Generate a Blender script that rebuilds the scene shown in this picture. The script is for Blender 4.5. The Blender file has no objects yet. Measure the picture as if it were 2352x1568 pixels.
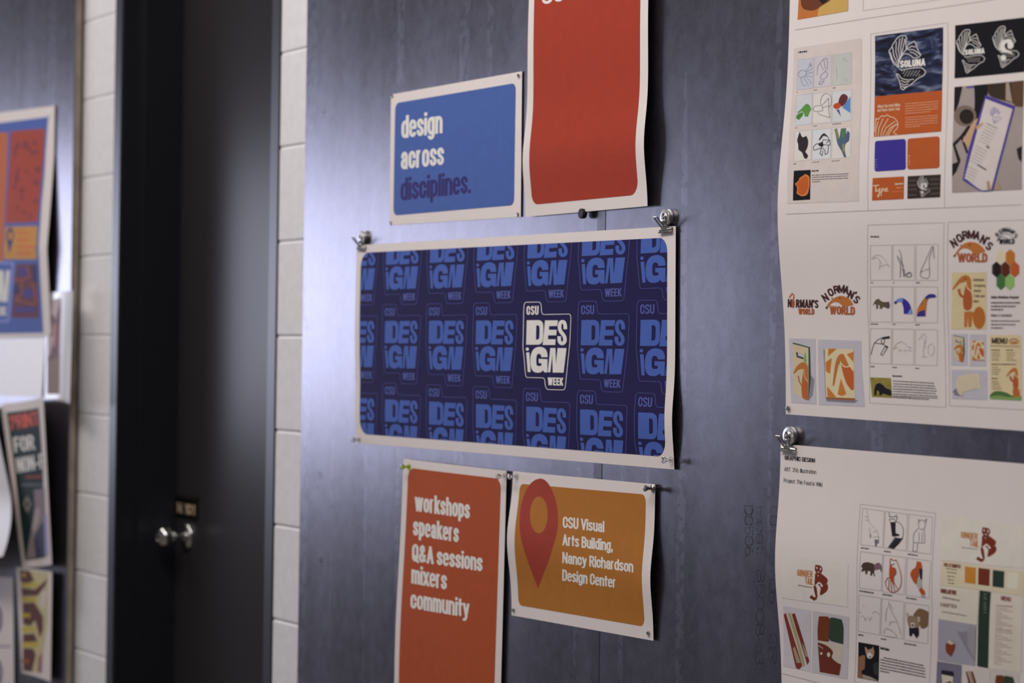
import bpy, bmesh, math, random
import numpy as np
from mathutils import Vector, Matrix
from mathutils.geometry import tessellate_polygon

random.seed(7)
sc = bpy.context.scene
col = sc.collection

# ---------------------------------------------------------------- camera
W, H, F = 2352, 1568, 5800.0            # picture size and focal length in pixels
BETA = math.atan(F / 3216.0)            # angle between the lens axis and the wall's normal
PHI, ROLL, ZC = math.atan(26 / F), 0.0145, 4.531
fw = Vector((-math.sin(BETA) * math.cos(PHI), math.cos(BETA) * math.cos(PHI), math.sin(PHI)))
r0 = Vector((math.cos(BETA), math.sin(BETA), 0))
u0 = r0.cross(fw)
rc = r0 * math.cos(ROLL) + u0 * math.sin(ROLL)
uc = u0 * math.cos(ROLL) - r0 * math.sin(ROLL)
CAM = Vector((-fw.x * ZC, -fw.y * ZC, 1.42))
cd = bpy.data.cameras.new('camera')
cd.sensor_width, cd.lens = 36.0, F / W * 36.0
cd.clip_start, cd.clip_end = 0.05, 60
cd.dof.use_dof, cd.dof.focus_distance, cd.dof.aperture_fstop = True, 3.98, 4.6
cam = bpy.data.objects.new('camera', cd)
cam.matrix_world = Matrix(((rc.x, uc.x, -fw.x, CAM.x), (rc.y, uc.y, -fw.y, CAM.y), (rc.z, uc.z, -fw.z, CAM.z), (0, 0, 0, 1)))
col.objects.link(cam)
sc.camera = cam

# ---------------------------------------------------------------- world, lamps, exposure
vs = sc.view_settings
sc.display_settings.display_device = 'sRGB'
vs.view_transform, vs.look, vs.gamma, vs.use_curve_mapping = 'Standard', 'None', 1.0, False
vs.exposure = 0.0
wd = bpy.data.worlds.new('world')
sc.world = wd
wd.use_nodes = True
bg = wd.node_tree.nodes['Background']
bg.inputs[0].default_value = (0.80, 0.78, 0.80, 1)
bg.inputs[1].default_value = 0.12


def area(name, loc, target, sx, sy, watts, rgb):
    l = bpy.data.lights.new(name, 'AREA')
    l.shape, l.size, l.size_y, l.energy, l.color = 'RECTANGLE', sx, sy, watts, rgb
    o = bpy.data.objects.new(name, l)
    o.location = loc
    o.rotation_euler = (Vector(target) - Vector(loc)).to_track_quat('-Z', 'Y').to_euler()
    col.objects.link(o)
    return o


area('ceiling_lamp', (0.5, -1.45, 3.3), (0.5, -0.6, 0.9), 3.4, 0.6, 51, (1.0, 0.945, 0.91))
area('ceiling_lamp', (-3.0, -1.35, 3.3), (-3.0, -0.7, 0.9), 2.2, 0.6, 24, (1.0, 0.92, 0.85))
area('window_daylight', (-9.6, -3.65, 1.72), (-1.0, -0.6, 1.5), 3.9, 1.5, 110, (0.765, 0.795, 1.0))


# ---------------------------------------------------------------- picture point -> point on the plane h metres in front of the wall
def P(px, py, h=0.0):
    d = fw + rc * ((px - W / 2) / F) + uc * ((H / 2 - py) / F)
    return CAM + d * ((-h - CAM.y) / d.y)


def PN(pts, h):
    pts = np.asarray(pts, float)
    x, y = (pts[:, 0] - W / 2) / F, (H / 2 - pts[:, 1]) / F
    d = np.outer(np.ones(len(pts)), np.array(fw)) + np.outer(x, np.array(rc)) + np.outer(y, np.array(uc))
    t = (-h - CAM.y) / d[:, 1]
    return np.array(CAM) + d * t[:, None]


# ---------------------------------------------------------------- materials
def lin(c):
    return tuple(((v / 255) / 12.92 if v / 255 <= 0.04045 else ((v / 255 + 0.055) / 1.055) ** 2.4) for v in c)


_m = {}


def mat(name, rgb, rough=0.55, metal=0.0, spec=0.35, grain=0.0, scale=60.0, bump=0.0, gain=1.0, trans=0.0, ior=1.45):
    if name in _m:
        return _m[name]
    m = bpy.data.materials.new(name)
    m.use_nodes = True
    nt = m.node_tree
    b = nt.nodes['Principled BSDF']
    c = [min(0.95, v * gain) for v in lin(rgb)]
    b.inputs['Base Color'].default_value = (*c, 1)
    b.inputs['Roughness'].default_value = rough
    b.inputs['Metallic'].default_value = metal
    b.inputs['Specular IOR Level'].default_value = spec
    b.inputs['IOR'].default_value = ior
    b.inputs['Transmission Weight'].default_value = trans
    if grain or bump:
        tc = nt.nodes.new('ShaderNodeTexCoord')
        n = nt.nodes.new('ShaderNodeTexNoise')
        n.inputs['Scale'].default_value = scale
        n.inputs['Detail'].default_value = 4
        nt.links.new(tc.outputs['Object'], n.inputs['Vector'])
        if grain:
            r = nt.nodes.new('ShaderNodeValToRGB')
            r.color_ramp.elements[0].color = (*[v * (1 - grain) for v in c], 1)
            r.color_ramp.elements[1].color = (*[min(1, v * (1 + grain)) for v in c], 1)
            r.color_ramp.elements[0].position, r.color_ramp.elements[1].position = 0.3, 0.7
            nt.links.new(n.outputs['Fac'], r.inputs['Fac'])
            nt.links.new(r.outputs['Color'], b.inputs['Base Color'])
        if bump:
            bp = nt.nodes.new('ShaderNodeBump')
            bp.inputs['Strength'].default_value = bump
            bp.inputs['Distance'].default_value = 0.002
            nt.links.new(n.outputs['Fac'], bp.inputs['Height'])
            nt.links.new(bp.outputs['Normal'], b.inputs['Normal'])
    _m[name] = m
    return m


GAIN = 1.5                              # paint and ink reflectance from the colour they show under this light


def ink(rgb, rough=0.6):
    return mat('ink_%d_%d_%d' % tuple(rgb), rgb, rough, 0, 0.10, grain=0.035, scale=45, gain=GAIN)


PAPER = mat('matte_paper', (206, 197, 194), 0.6, 0, 0.2, grain=0.012, scale=25, gain=GAIN)


# ---------------------------------------------------------------- objects
def tag(o, label=None, cat=None, group=None, kind=None):
    for k, v in (('label', label), ('category', cat), ('group', group), ('kind', kind)):
        if v:
            o[k] = v
    return o


def link_mesh(name, verts, faces, mats, idx=None, parent=None, loc=(0, 0, 0), smooth=False):
    loc = Vector(loc)
    me = bpy.data.meshes.new(name)
    me.from_pydata([tuple(Vector(v) - loc) for v in verts], [], faces)
    for m in mats if isinstance(mats, (list, tuple)) else [mats]:
        me.materials.append(m)
    if idx is not None:
        me.polygons.foreach_set('material_index', idx)
    if smooth:
        me.polygons.foreach_set('use_smooth', [True] * len(me.polygons))
    me.update()
    o = bpy.data.objects.new(name, me)
    col.objects.link(o)
    if parent:
        o.parent = parent
    else:
        o.location = loc
    return o


def bm_obj(name, bm, m, parent=None, loc=(0, 0, 0), smooth=False):
    me = bpy.data.meshes.new(name)
    bm.normal_update()
    bm.to_mesh(me)
    bm.free()
    me.materials.append(m)
    if smooth:
        me.polygons.foreach_set('use_smooth', [True] * len(me.polygons))
        try:
            me.set_sharp_from_angle(angle=math.radians(40))
        except Exception:
            pass
    o = bpy.data.objects.new(name, me)
    col.objects.link(o)
    if parent:
        o.parent = parent
    o.location = loc
    return o


def add_box(bm, x0, x1, y0, y1, z0, z1, bev=0.0):
    r = bmesh.ops.create_cube(bm, size=1.0)
    for v in r['verts']:
        v.co = Vector((x0 + (v.co.x + .5) * (x1 - x0), y0 + (v.co.y + .5) * (y1 - y0), z0 + (v.co.z + .5) * (z1 - z0)))
    if bev:
        ed = list({e for v in r['verts'] for e in v.link_edges})
        bmesh.ops.bevel(bm, geom=ed, offset=bev, segments=2, affect='EDGES', profile=0.5)


def add_lathe(bm, prof, n=24, axis='-Y', centre=(0, 0, 0)):
    """prof: (radius, distance) pairs; spun about the axis that comes out of the wall."""
    rings = []
    for r, d in prof:
        if r < 1e-6:
            rings.append([bm.verts.new((centre[0], centre[1] - d, centre[2]))])
        else:
            rings.append([bm.verts.new((centre[0] + r * math.cos(2 * math.pi * k / n), centre[1] - d, centre[2] + r * math.sin(2 * math.pi * k / n))) for k in range(n)])
    for a, b in zip(rings, rings[1:]):
        for k in range(n):
            k2 = (k + 1) % n
            q = [a[k % len(a)], a[k2 % len(a)], b[k2 % len(b)], b[k % len(b)]]
            q = list(dict.fromkeys(q))
            if len(q) > 2:
                bm.faces.new(q)
    bmesh.ops.recalc_face_normals(bm, faces=bm.faces[:])


def empty(name, loc):
    o = bpy.data.objects.new(name, None)
    o.empty_display_size = 0.02
    o.location = loc
    col.objects.link(o)
    return o
# ---------------------------------------------------------------- drawn lettering: skeletons in a box, x 0..width, y 0 (baseline) .. 1 (capital height)
def arc(cx, cy, rx, ry, a0, a1, n=9):
    return [(cx + rx * math.cos(math.radians(a0 + (a1 - a0) * k / n)), cy + ry * math.sin(math.radians(a0 + (a1 - a0) * k / n))) for k in range(n + 1)]


def ring(w, y0, y1, ry=.26):
    ry = min(ry, (y1 - y0) / 2)
    p = arc(w / 2, y1 - ry, w / 2, ry, 0, 180) + arc(w / 2, y0 + ry, w / 2, ry, 180, 360)
    return p + [p[0]]


X = .74


def ess(w, y0, y1):
    m = (y0 + y1) / 2
    q = (y1 - y0) / 4
    return [arc(w / 2, y1 - q, w / 2, q, 5, 180, 8) + [(w * .12, m + q * .55), (w * .35, m + q * .12), (w * .65, m - q * .12), (w * .88, m - q * .55)] + arc(w / 2, y0 + q, w / 2, q, 0, -175, 8)]


def glyphs():
    w = .5
    g = {}
    g['A'] = (.56, [[(0, 0), (.28, 1), (.56, 0)], [(.1, .3), (.46, .3)]])
    g['B'] = (w, [[(0, 0), (0, 1), (.28, 1)] + arc(.28, .77, .2, .23, 90, -90) + [(0, .54)], [(.28, .54)] + arc(.28, .27, .22, .27, 90, -90) + [(0, 0)]])
    g['C'] = (w, [[(w, .66)] + arc(w / 2, .74, w / 2, .26, 0, 180) + arc(w / 2, .26, w / 2, .26, 180, 360) + [(w, .34)]])
    g['D'] = (w, [[(0, 0), (0, 1), (.22, 1)] + arc(.22, .72, .28, .28, 90, 0) + arc(.22, .28, .28, .28, 0, -90) + [(0, 0)]])
    g['E'] = (.42, [[(.42, 1), (0, 1), (0, 0), (.42, 0)], [(0, .52), (.38, .52)]])
    g['F'] = (.42, [[(.42, 1), (0, 1), (0, 0)], [(0, .5), (.38, .5)]])
    g['G'] = (w, [[(w, .7)] + arc(w / 2, .74, w / 2, .26, 0, 180) + arc(w / 2, .26, w / 2, .26, 180, 360) + [(w, .46), (.28, .46)]])
    g['H'] = (w, [[(0, 0), (0, 1)], [(w, 0), (w, 1)], [(0, .52), (w, .52)]])
    g['I'] = (.0, [[(0, 0), (0, 1)]])
    g['J'] = (.4, [[(.4, 1), (.4, .24)] + arc(.2, .24, .2, .24, 0, -180)])
    g['K'] = (w, [[(0, 0), (0, 1)], [(w, 1), (.04, .42)], [(.18, .58), (w, 0)]])
    g['L'] = (.4, [[(0, 1), (0, 0), (.4, 0)]])
    g['M'] = (.7, [[(0, 0), (0, 1)], [(.7, 0), (.7, 1)], [(.03, 1), (.35, .1), (.67, 1)]])
    g['N'] = (.54, [[(0, 0), (0, 1)], [(.54, 0), (.54, 1)], [(.02, 1), (.52, 0)]])
    g['O'] = (w, [ring(w, 0, 1)])
    g['P'] = (.48, [[(0, 0), (0, 1), (.26, 1)] + arc(.26, .74, .22, .26, 90, -90) + [(0, .48)]])
    g['Q'] = (w, [ring(w, 0, 1), [(.28, .26), (.54, -.06)]])
    g['R'] = (w, [[(0, 0), (0, 1), (.26, 1)] + arc(.26, .76, .22, .24, 90, -90) + [(0, .52)], [(.26, .5), (w, 0)]])
    g['S'] = (w, ess(w, 0, 1))
    g['T'] = (w, [[(0, 1), (w, 1)], [(w / 2, 1), (w / 2, 0)]])
    g['U'] = (w, [[(0, 1), (0, .26)] + arc(w / 2, .26, w / 2, .26, 180, 360) + [(w, 1)]])
    g['V'] = (.56, [[(0, 1), (.28, 0), (.56, 1)]])
    g['W'] = (.9, [[(0, 1), (.22, 0), (.45, 1), (.68, 0), (.9, 1)]])
    g['X'] = (w, [[(0, 0), (w, 1)], [(0, 1), (w, 0)]])
    g['Y'] = (w, [[(0, 1), (w / 2, .45), (w, 1)], [(w / 2, .45), (w / 2, 0)]])
    g['Z'] = (w, [[(0, 1), (w, 1), (0, 0), (w, 0)]])
    lw = .44
    bowl = ring(lw, 0, X, .24)
    g['a'] = (.42, [[(.03, X - .18)] + arc(.21, X - .18, .18, .18, 170, 0, 8) + [(.39, .0)], arc(.2, .2, .2, .2, 20, 340, 14) + arc(.2, .2, .2, .2, 340, 380, 2)[1:]])
    g['b'] = (lw, [[(0, 0), (0, 1)], bowl])
    g['c'] = (.42, [[(.42, .5)] + arc(.21, X - .22, .21, .22, 0, 180) + arc(.21, .22, .21, .22, 180, 360) + [(.42, .25)]])
    g['d'] = (lw, [[(lw, 0), (lw, 1)], bowl])
    g['e'] = (lw, [[(.02, .4), (lw, .4), (lw, X - .24)] + arc(lw / 2, X - .22, lw / 2, .22, 0, 180) + arc(lw / 2, .22, lw / 2, .22, 180, 345)])
    g['f'] = (.28, [[(.28, 1)] + arc(.28, .82, .18, .18, 95, 180, 5) + [(.1, 0)], [(0, .7), (.28, .7)]])
    g['g'] = (lw, [[(lw, X), (lw, -.06)] + arc(lw / 2, -.06, lw / 2, .2, 0, -165, 8), bowl])
    g['h'] = (lw, [[(0, 0), (0, 1)], [(0, .5)] + arc(lw / 2, X - .24, lw / 2, .24, 170, 0) + [(lw, 0)]])
    g['i'] = (0, [[(0, 0), (0, X)], [(0, .98), (0, 1.01)]])
    g['j'] = (.1, [[(.1, X), (.1, -.1), (.0, -.22)], [(.1, .98), (.1, 1.01)]])
    g['k'] = (.42, [[(0, 0), (0, 1)], [(.4, X), (.03, .32)], [(.15, .45), (.42, 0)]])
    g['l'] = (0, [[(0, 0), (0, 1)]])
    g['m'] = (.72, [[(0, 0), (0, X)], [(0, .5)] + arc(.18, X - .2, .18, .2, 170, 0) + [(.36, 0)], [(.36, .5)] + arc(.54, X - .2, .18, .2, 170, 0) + [(.72, 0)]])
    g['n'] = (lw, [[(0, 0), (0, X)], [(0, .5)] + arc(lw / 2, X - .24, lw / 2, .24, 170, 0) + [(lw, 0)]])
    g['o'] = (lw, [bowl])
    g['p'] = (lw, [[(0, X), (0, -.25)], bowl])
    g['q'] = (lw, [[(lw, X), (lw, -.25)], bowl])
    g['r'] = (.26, [[(0, 0), (0, X)], [(0, .48)] + arc(.2, X - .24, .2, .24, 165, 70, 6)])
    g['s'] = (.4, ess(.4, 0, X))
    g['t'] = (.26, [[(.1, .96), (.1, .14)] + arc(.24, .14, .14, .14, 180, 270, 4), [(0, X - .03), (.27, X - .03)]])
    g['u'] = (lw, [[(lw, 0), (lw, X)], [(0, X), (0, .24)] + arc(lw / 2, .24, lw / 2, .24, 180, 350)])
    g['v'] = (.44, [[(0, X), (.22, 0), (.44, X)]])
    g['w'] = (.78, [[(0, X), (.19, 0), (.39, X), (.59, 0), (.78, X)]])
    g['x'] = (.42, [[(0, 0), (.42, X)], [(0, X), (.42, 0)]])
    g['y'] = (.44, [[(0, X), (.23, .02)], [(.44, X), (.2, -.12), (.12, -.22), (0, -.23)]])
    g['z'] = (.4, [[(0, X), (.4, X), (0, 0), (.4, 0)]])
    g['0'] = g['O']
    g['1'] = (.2, [[(0, .78), (.2, 1), (.2, 0)]])
    g['2'] = (w, [arc(w / 2, .75, w / 2, .25, 170, -20) + [(0, 0), (w, 0)]])
    g['3'] = (w, [arc(.24, .76, .22, .24, 160, -90), arc(.24, .26, .25, .26, 90, -160)])
    g['4'] = (w, [[(.4, 0), (.4, 1), (0, .3), (w, .3)]])
    g['5'] = (w, [[(.46, 1), (.06, 1), (.03, .55)] + arc(.24, .32, .25, .32, 120, -150)])
    g['6'] = (w, [ring(w, 0, .6, .26), [(.0, .3), (.02, .6), (.16, .88), (.36, 1)]])
    g['7'] = (w, [[(0, 1), (w, 1), (.16, 0)]])
    g['8'] = (w, [ring(w, 0, .52), ring(.44, .54, 1)])
    g['9'] = (w, [ring(w, .4, 1, .26), [(w, .7), (.46, .35), (.14, 0)]])
    g['&'] = (.62, [[(.62, 0), (.1, .74)] + arc(.27, .8, .17, .2, 190, 0, 7) + [(.42, .68), (.05, .4)] + arc(.24, .24, .24, .24, 150, 300, 7) + [(.6, .46)]])
    g['.'] = (0, [[(0, 0), (0, .03)]])
    g[','] = (.06, [[(.06, .08), (.0, -.14)]])
    g[':'] = (0, [[(0, 0), (0, .03)], [(0, .56), (0, .59)]])
    g["'"] = (0, [[(0, .8), (0, 1)]])
    g['-'] = (.24, [[(0, .36), (.24, .36)]])
    g[' '] = (.3, [])
    return g


GL = glyphs()


def ribbon(pts, w, closed=False):
    """A stroke of even width along a polyline: (points, quads)."""
    p = [pts[0]]
    for q in pts[1:]:
        if math.hypot(q[0] - p[-1][0], q[1] - p[-1][1]) > 1e-4:
            p.append(q)
    if closed and math.hypot(p[0][0] - p[-1][0], p[0][1] - p[-1][1]) < 1e-3:
        p.pop()
    n = len(p)
    if n < 2:
        return [], []
    loop = closed and n > 2
    v, f = [], []
    for i in range(n):
        a = p[i - 1] if (i > 0 or loop) else None
        b = p[(i + 1) % n] if (i < n - 1 or loop) else None
        d1 = (p[i][0] - a[0], p[i][1] - a[1]) if a else None
        d2 = (b[0] - p[i][0], b[1] - p[i][1]) if b else None
        d1 = d1 or d2
        d2 = d2 or d1
        l1, l2 = math.hypot(*d1), math.hypot(*d2)
        n1, n2 = (-d1[1] / l1, d1[0] / l1), (-d2[1] / l2, d2[0] / l2)
        m = (n1[0] + n2[0], n1[1] + n2[1])
        k = 2 / max(.45, m[0] ** 2 + m[1] ** 2)
        o = (m[0] * k * w / 2, m[1] * k * w / 2)
        v += [(p[i][0] + o[0], p[i][1] + o[1]), (p[i][0] - o[0], p[i][1] - o[1])]
    for i in range(n if loop else n - 1):
        j = (i + 1) % n
        f.append((2 * i, 2 * i + 1, 2 * j + 1, 2 * j))
    return v, f


def split(p, lim=.25):
    """Break a polyline where it turns back sharply."""
    out, cur = [], [p[0]]
    for i in range(1, len(p)):
        cur.append(p[i])
        if i < len(p) - 1:
            a = (p[i][0] - p[i - 1][0], p[i][1] - p[i - 1][1])
            b = (p[i + 1][0] - p[i][0], p[i + 1][1] - p[i][1])
            la, lb = math.hypot(*a), math.hypot(*b)
            if la > 1e-6 and lb > 1e-6 and (a[0] * b[0] + a[1] * b[1]) / la / lb < lim - .35:
                out.append(cur)
                cur = [p[i]]
    return out + [cur]


def stem(p, w, ex):
    """A straight slanting stroke cut level along the line of writing ex; None when it is not one."""
    if len(p) != 2:
        return None
    d = (p[1][0] - p[0][0], p[1][1] - p[0][1])
    L = math.hypot(*d)
    c = abs(d[0] * ex[1] - d[1] * ex[0]) / max(L, 1e-9)
    if c < .45:
        return None
    o = (ex[0] * w / 2 / c, ex[1] * w / 2 / c)
    a, b = p
    return [(a[0] + o[0], a[1] + o[1]), (a[0] - o[0], a[1] - o[1]), (b[0] + o[0], b[1] + o[1]), (b[0] - o[0], b[1] - o[1])], [(0, 1, 3, 2)]


def set_text(s, p0, p1, h, w, gap=.2, up=(.0145, -1.0)):
    """Centre lines, in the picture's plane, of the words s on the baseline p0 - p1, capitals h high, for a pen w wide."""
    L = math.hypot(p1[0] - p0[0], p1[1] - p0[1])
    ex = ((p1[0] - p0[0]) / L, (p1[1] - p0[1]) / L)
    n = len(s)
    tot = sum(GL[c][0] for c in s)
    fixed = (n - s.count(' ')) * w + gap * w * (n - 1)
    k = (L - fixed) / max(tot, .01)
    while k < .3 * h and w > .05 * h:                  # a tight word gets a finer pen
        w *= .9
        fixed = (n - s.count(' ')) * w + gap * w * (n - 1)
        k = (L - fixed) / max(tot, .01)
    k = max(k, .02)
    x, out = 0.0, []
    for c in s:
        gw, st = GL[c]
        for pl in [q for pl in st for q in split(pl)]:
            out.append([(p0[0] + ex[0] * (x + w / 2 + gx * k) + up[0] * (w / 2 + gy * (h - w)),
                         p0[1] + ex[1] * (x + w / 2 + gx * k) + up[1] * (w / 2 + gy * (h - w))) for gx, gy in pl])
        x += gw * k + (0 if c == ' ' else w) + gap * w
    return out, w


def capped(pl, w, ex, up):
    """Run the square ends of straight strokes out to the edge of the letter's box."""
    pl = list(pl)
    if len(pl) > 3 and pl[0] == pl[-1]:
        return pl
    for e, n in ((0, 1), (-1, -2)):
        d = (pl[e][0] - pl[n][0], pl[e][1] - pl[n][1])
        L = math.hypot(*d)
        if L < 1e-9:
            continue
        cx = abs(d[0] * ex[0] + d[1] * ex[1]) / L
        cy = abs(d[0] * up[0] + d[1] * up[1]) / L
        q = w / 2 if (cx > .985 or cy > .985) else (w / 2 / cy if len(pl) == 2 and cy > .6 else 0)
        pl[e] = (pl[e][0] + d[0] / L * q, pl[e][1] + d[1] / L * q)
    return pl


def pen_stroke(pl, w, ex, up=None):
    if up:
        pl = capped(pl, w, ex, up)
    return stem(pl, w, ex) or ribbon(pl, w, len(pl) > 4 and pl[0] == pl[-1])


def smooth(pts, closed=False, n=4, corner=62):
    """A rounder run through the points; sharp corners stay."""
    p = [tuple(a) for a in pts]
    if closed and p[0] == p[-1]:
        p.pop()
    N = len(p)
    if N < 4:
        return p
    tan = []
    for i in range(N):
        a, b = (p[i - 1], p[(i + 1) % N]) if closed or 0 < i < N - 1 else (None, None)
        t = (0, 0)
        if a:
            d1, d2 = (p[i][0] - a[0], p[i][1] - a[1]), (b[0] - p[i][0], b[1] - p[i][1])
            l1, l2 = math.hypot(*d1), math.hypot(*d2)
            if l1 > 1e-9 and l2 > 1e-9 and math.degrees(math.acos(max(-1, min(1, (d1[0] * d2[0] + d1[1] * d2[1]) / l1 / l2)))) < corner:
                k = min(l1, l2) / max(l1 + l2, 1e-9)
                t = ((b[0] - a[0]) * k, (b[1] - a[1]) * k)
        tan.append(t)
    out = []
    for i in range(N if closed else N - 1):
        j = (i + 1) % N
        for k in range(n):
            s = k / n
            h0, h1, h2, h3 = 2 * s ** 3 - 3 * s * s + 1, s ** 3 - 2 * s * s + s, -2 * s ** 3 + 3 * s * s, s ** 3 - s * s
            out.append(tuple(h0 * p[i][c] + h1 * tan[i][c] + h2 * p[j][c] + h3 * tan[j][c] for c in (0, 1)))
    return out if closed else out + [p[-1]]
# ---------------------------------------------------------------- printed sheets: a curved piece of paper and what is printed on it
class Sheet:
    def __init__(s, name, label, cat, corners, base, bulge=None, paper=None, group=None):
        """corners: TL TR BR BL seen in the picture; base: distance of the sheet from the wall; bulge(u, v): extra distance where it lifts."""
        s.hf = lambda u, v: base + (bulge(np.asarray(u, float), np.asarray(v, float)) if bulge else 0.0 * np.asarray(u, float))
        uv = [(0, 0), (1, 0), (1, 1), (0, 1)]
        s.q = np.array([[*PN([c], float(s.hf(a, b)))[0][[0, 2]]] for c, (a, b) in zip(corners, uv)])
        wd_ = (np.linalg.norm(s.q[1] - s.q[0]) + np.linalg.norm(s.q[2] - s.q[3])) / 2
        ht_ = (np.linalg.norm(s.q[3] - s.q[0]) + np.linalg.norm(s.q[2] - s.q[1])) / 2
        s.nu, s.nv = max(8, int(wd_ / .010)), max(8, int(ht_ / .010))
        c = s.q.mean(axis=0)
        s.loc = Vector((c[0], -base, c[1]))
        us, vs_ = np.meshgrid(np.linspace(0, 1, s.nu + 1), np.linspace(0, 1, s.nv + 1))
        a = s.at(us.ravel(), vs_.ravel(), 0)
        b = a + np.array([0, .00035, 0])
        n1, N = s.nu + 1, (s.nu + 1) * (s.nv + 1)
        fa = []
        for j in range(s.nv):
            for i in range(s.nu):
                k = j * n1 + i
                fa += [(k, k + n1, k + n1 + 1, k + 1), (N + k, N + k + 1, N + k + n1 + 1, N + k + n1)]
        rim = [i for i in range(s.nu)] + [j * n1 + s.nu for j in range(s.nv)] + [s.nv * n1 + i for i in range(s.nu, 0, -1)] + [j * n1 for j in range(s.nv, 0, -1)]
        R = len(rim)
        for x in range(R):
            y = (x + 1) % R
            fa.append((2 * N + x, 2 * N + y, 2 * N + R + y, 2 * N + R + x))
        s.o = link_mesh(name, np.vstack([a, b, a[rim], b[rim]]), fa, paper or PAPER, loc=s.loc, smooth=False)
        s.o.data.polygons.foreach_set('use_smooth', [p.vertices[0] < 2 * N for p in s.o.data.polygons])
        tag(s.o, label, cat, group or {'poster': 'posters of the design event', 'project_poster': 'large white project posters', 'flyer': 'flyers beyond the door', 'paper_sheet': 'blank sheets beyond the door'}.get(name))

    def at(s, u, v, lift):
        u, v = np.asarray(u, float), np.asarray(v, float)
        q = s.q
        xz = np.outer((1 - u) * (1 - v), q[0]) + np.outer(u * (1 - v), q[1]) + np.outer(u * v, q[2]) + np.outer((1 - u) * v, q[3])
        return np.column_stack([xz[:, 0], -(s.hf(u, v) + lift), xz[:, 1]])

    def uv(s, pts):
        """Where on the sheet the picture points lie."""
        pts = np.asarray(pts, float)
        u = np.full(len(pts), .5)
        v = np.full(len(pts), .5)
        q = s.q
        for _ in range(9):
            t = PN(pts, s.hf(np.clip(u, -.1, 1.1), np.clip(v, -.1, 1.1)))[:, [0, 2]]
            for _k in range(3):
                f = np.outer((1 - u) * (1 - v), q[0]) + np.outer(u * (1 - v), q[1]) + np.outer(u * v, q[2]) + np.outer((1 - u) * v, q[3]) - t
                du = np.outer(1 - v, q[1] - q[0]) + np.outer(v, q[2] - q[3])
                dv = np.outer(1 - u, q[3] - q[0]) + np.outer(u, q[2] - q[1])
                det = du[:, 0] * dv[:, 1] - du[:, 1] * dv[:, 0]
                u = u - (f[:, 0] * dv[:, 1] - f[:, 1] * dv[:, 0]) / det
                v = v - (du[:, 0] * f[:, 1] - du[:, 1] * f[:, 0]) / det
        return np.column_stack([u, v])


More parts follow.
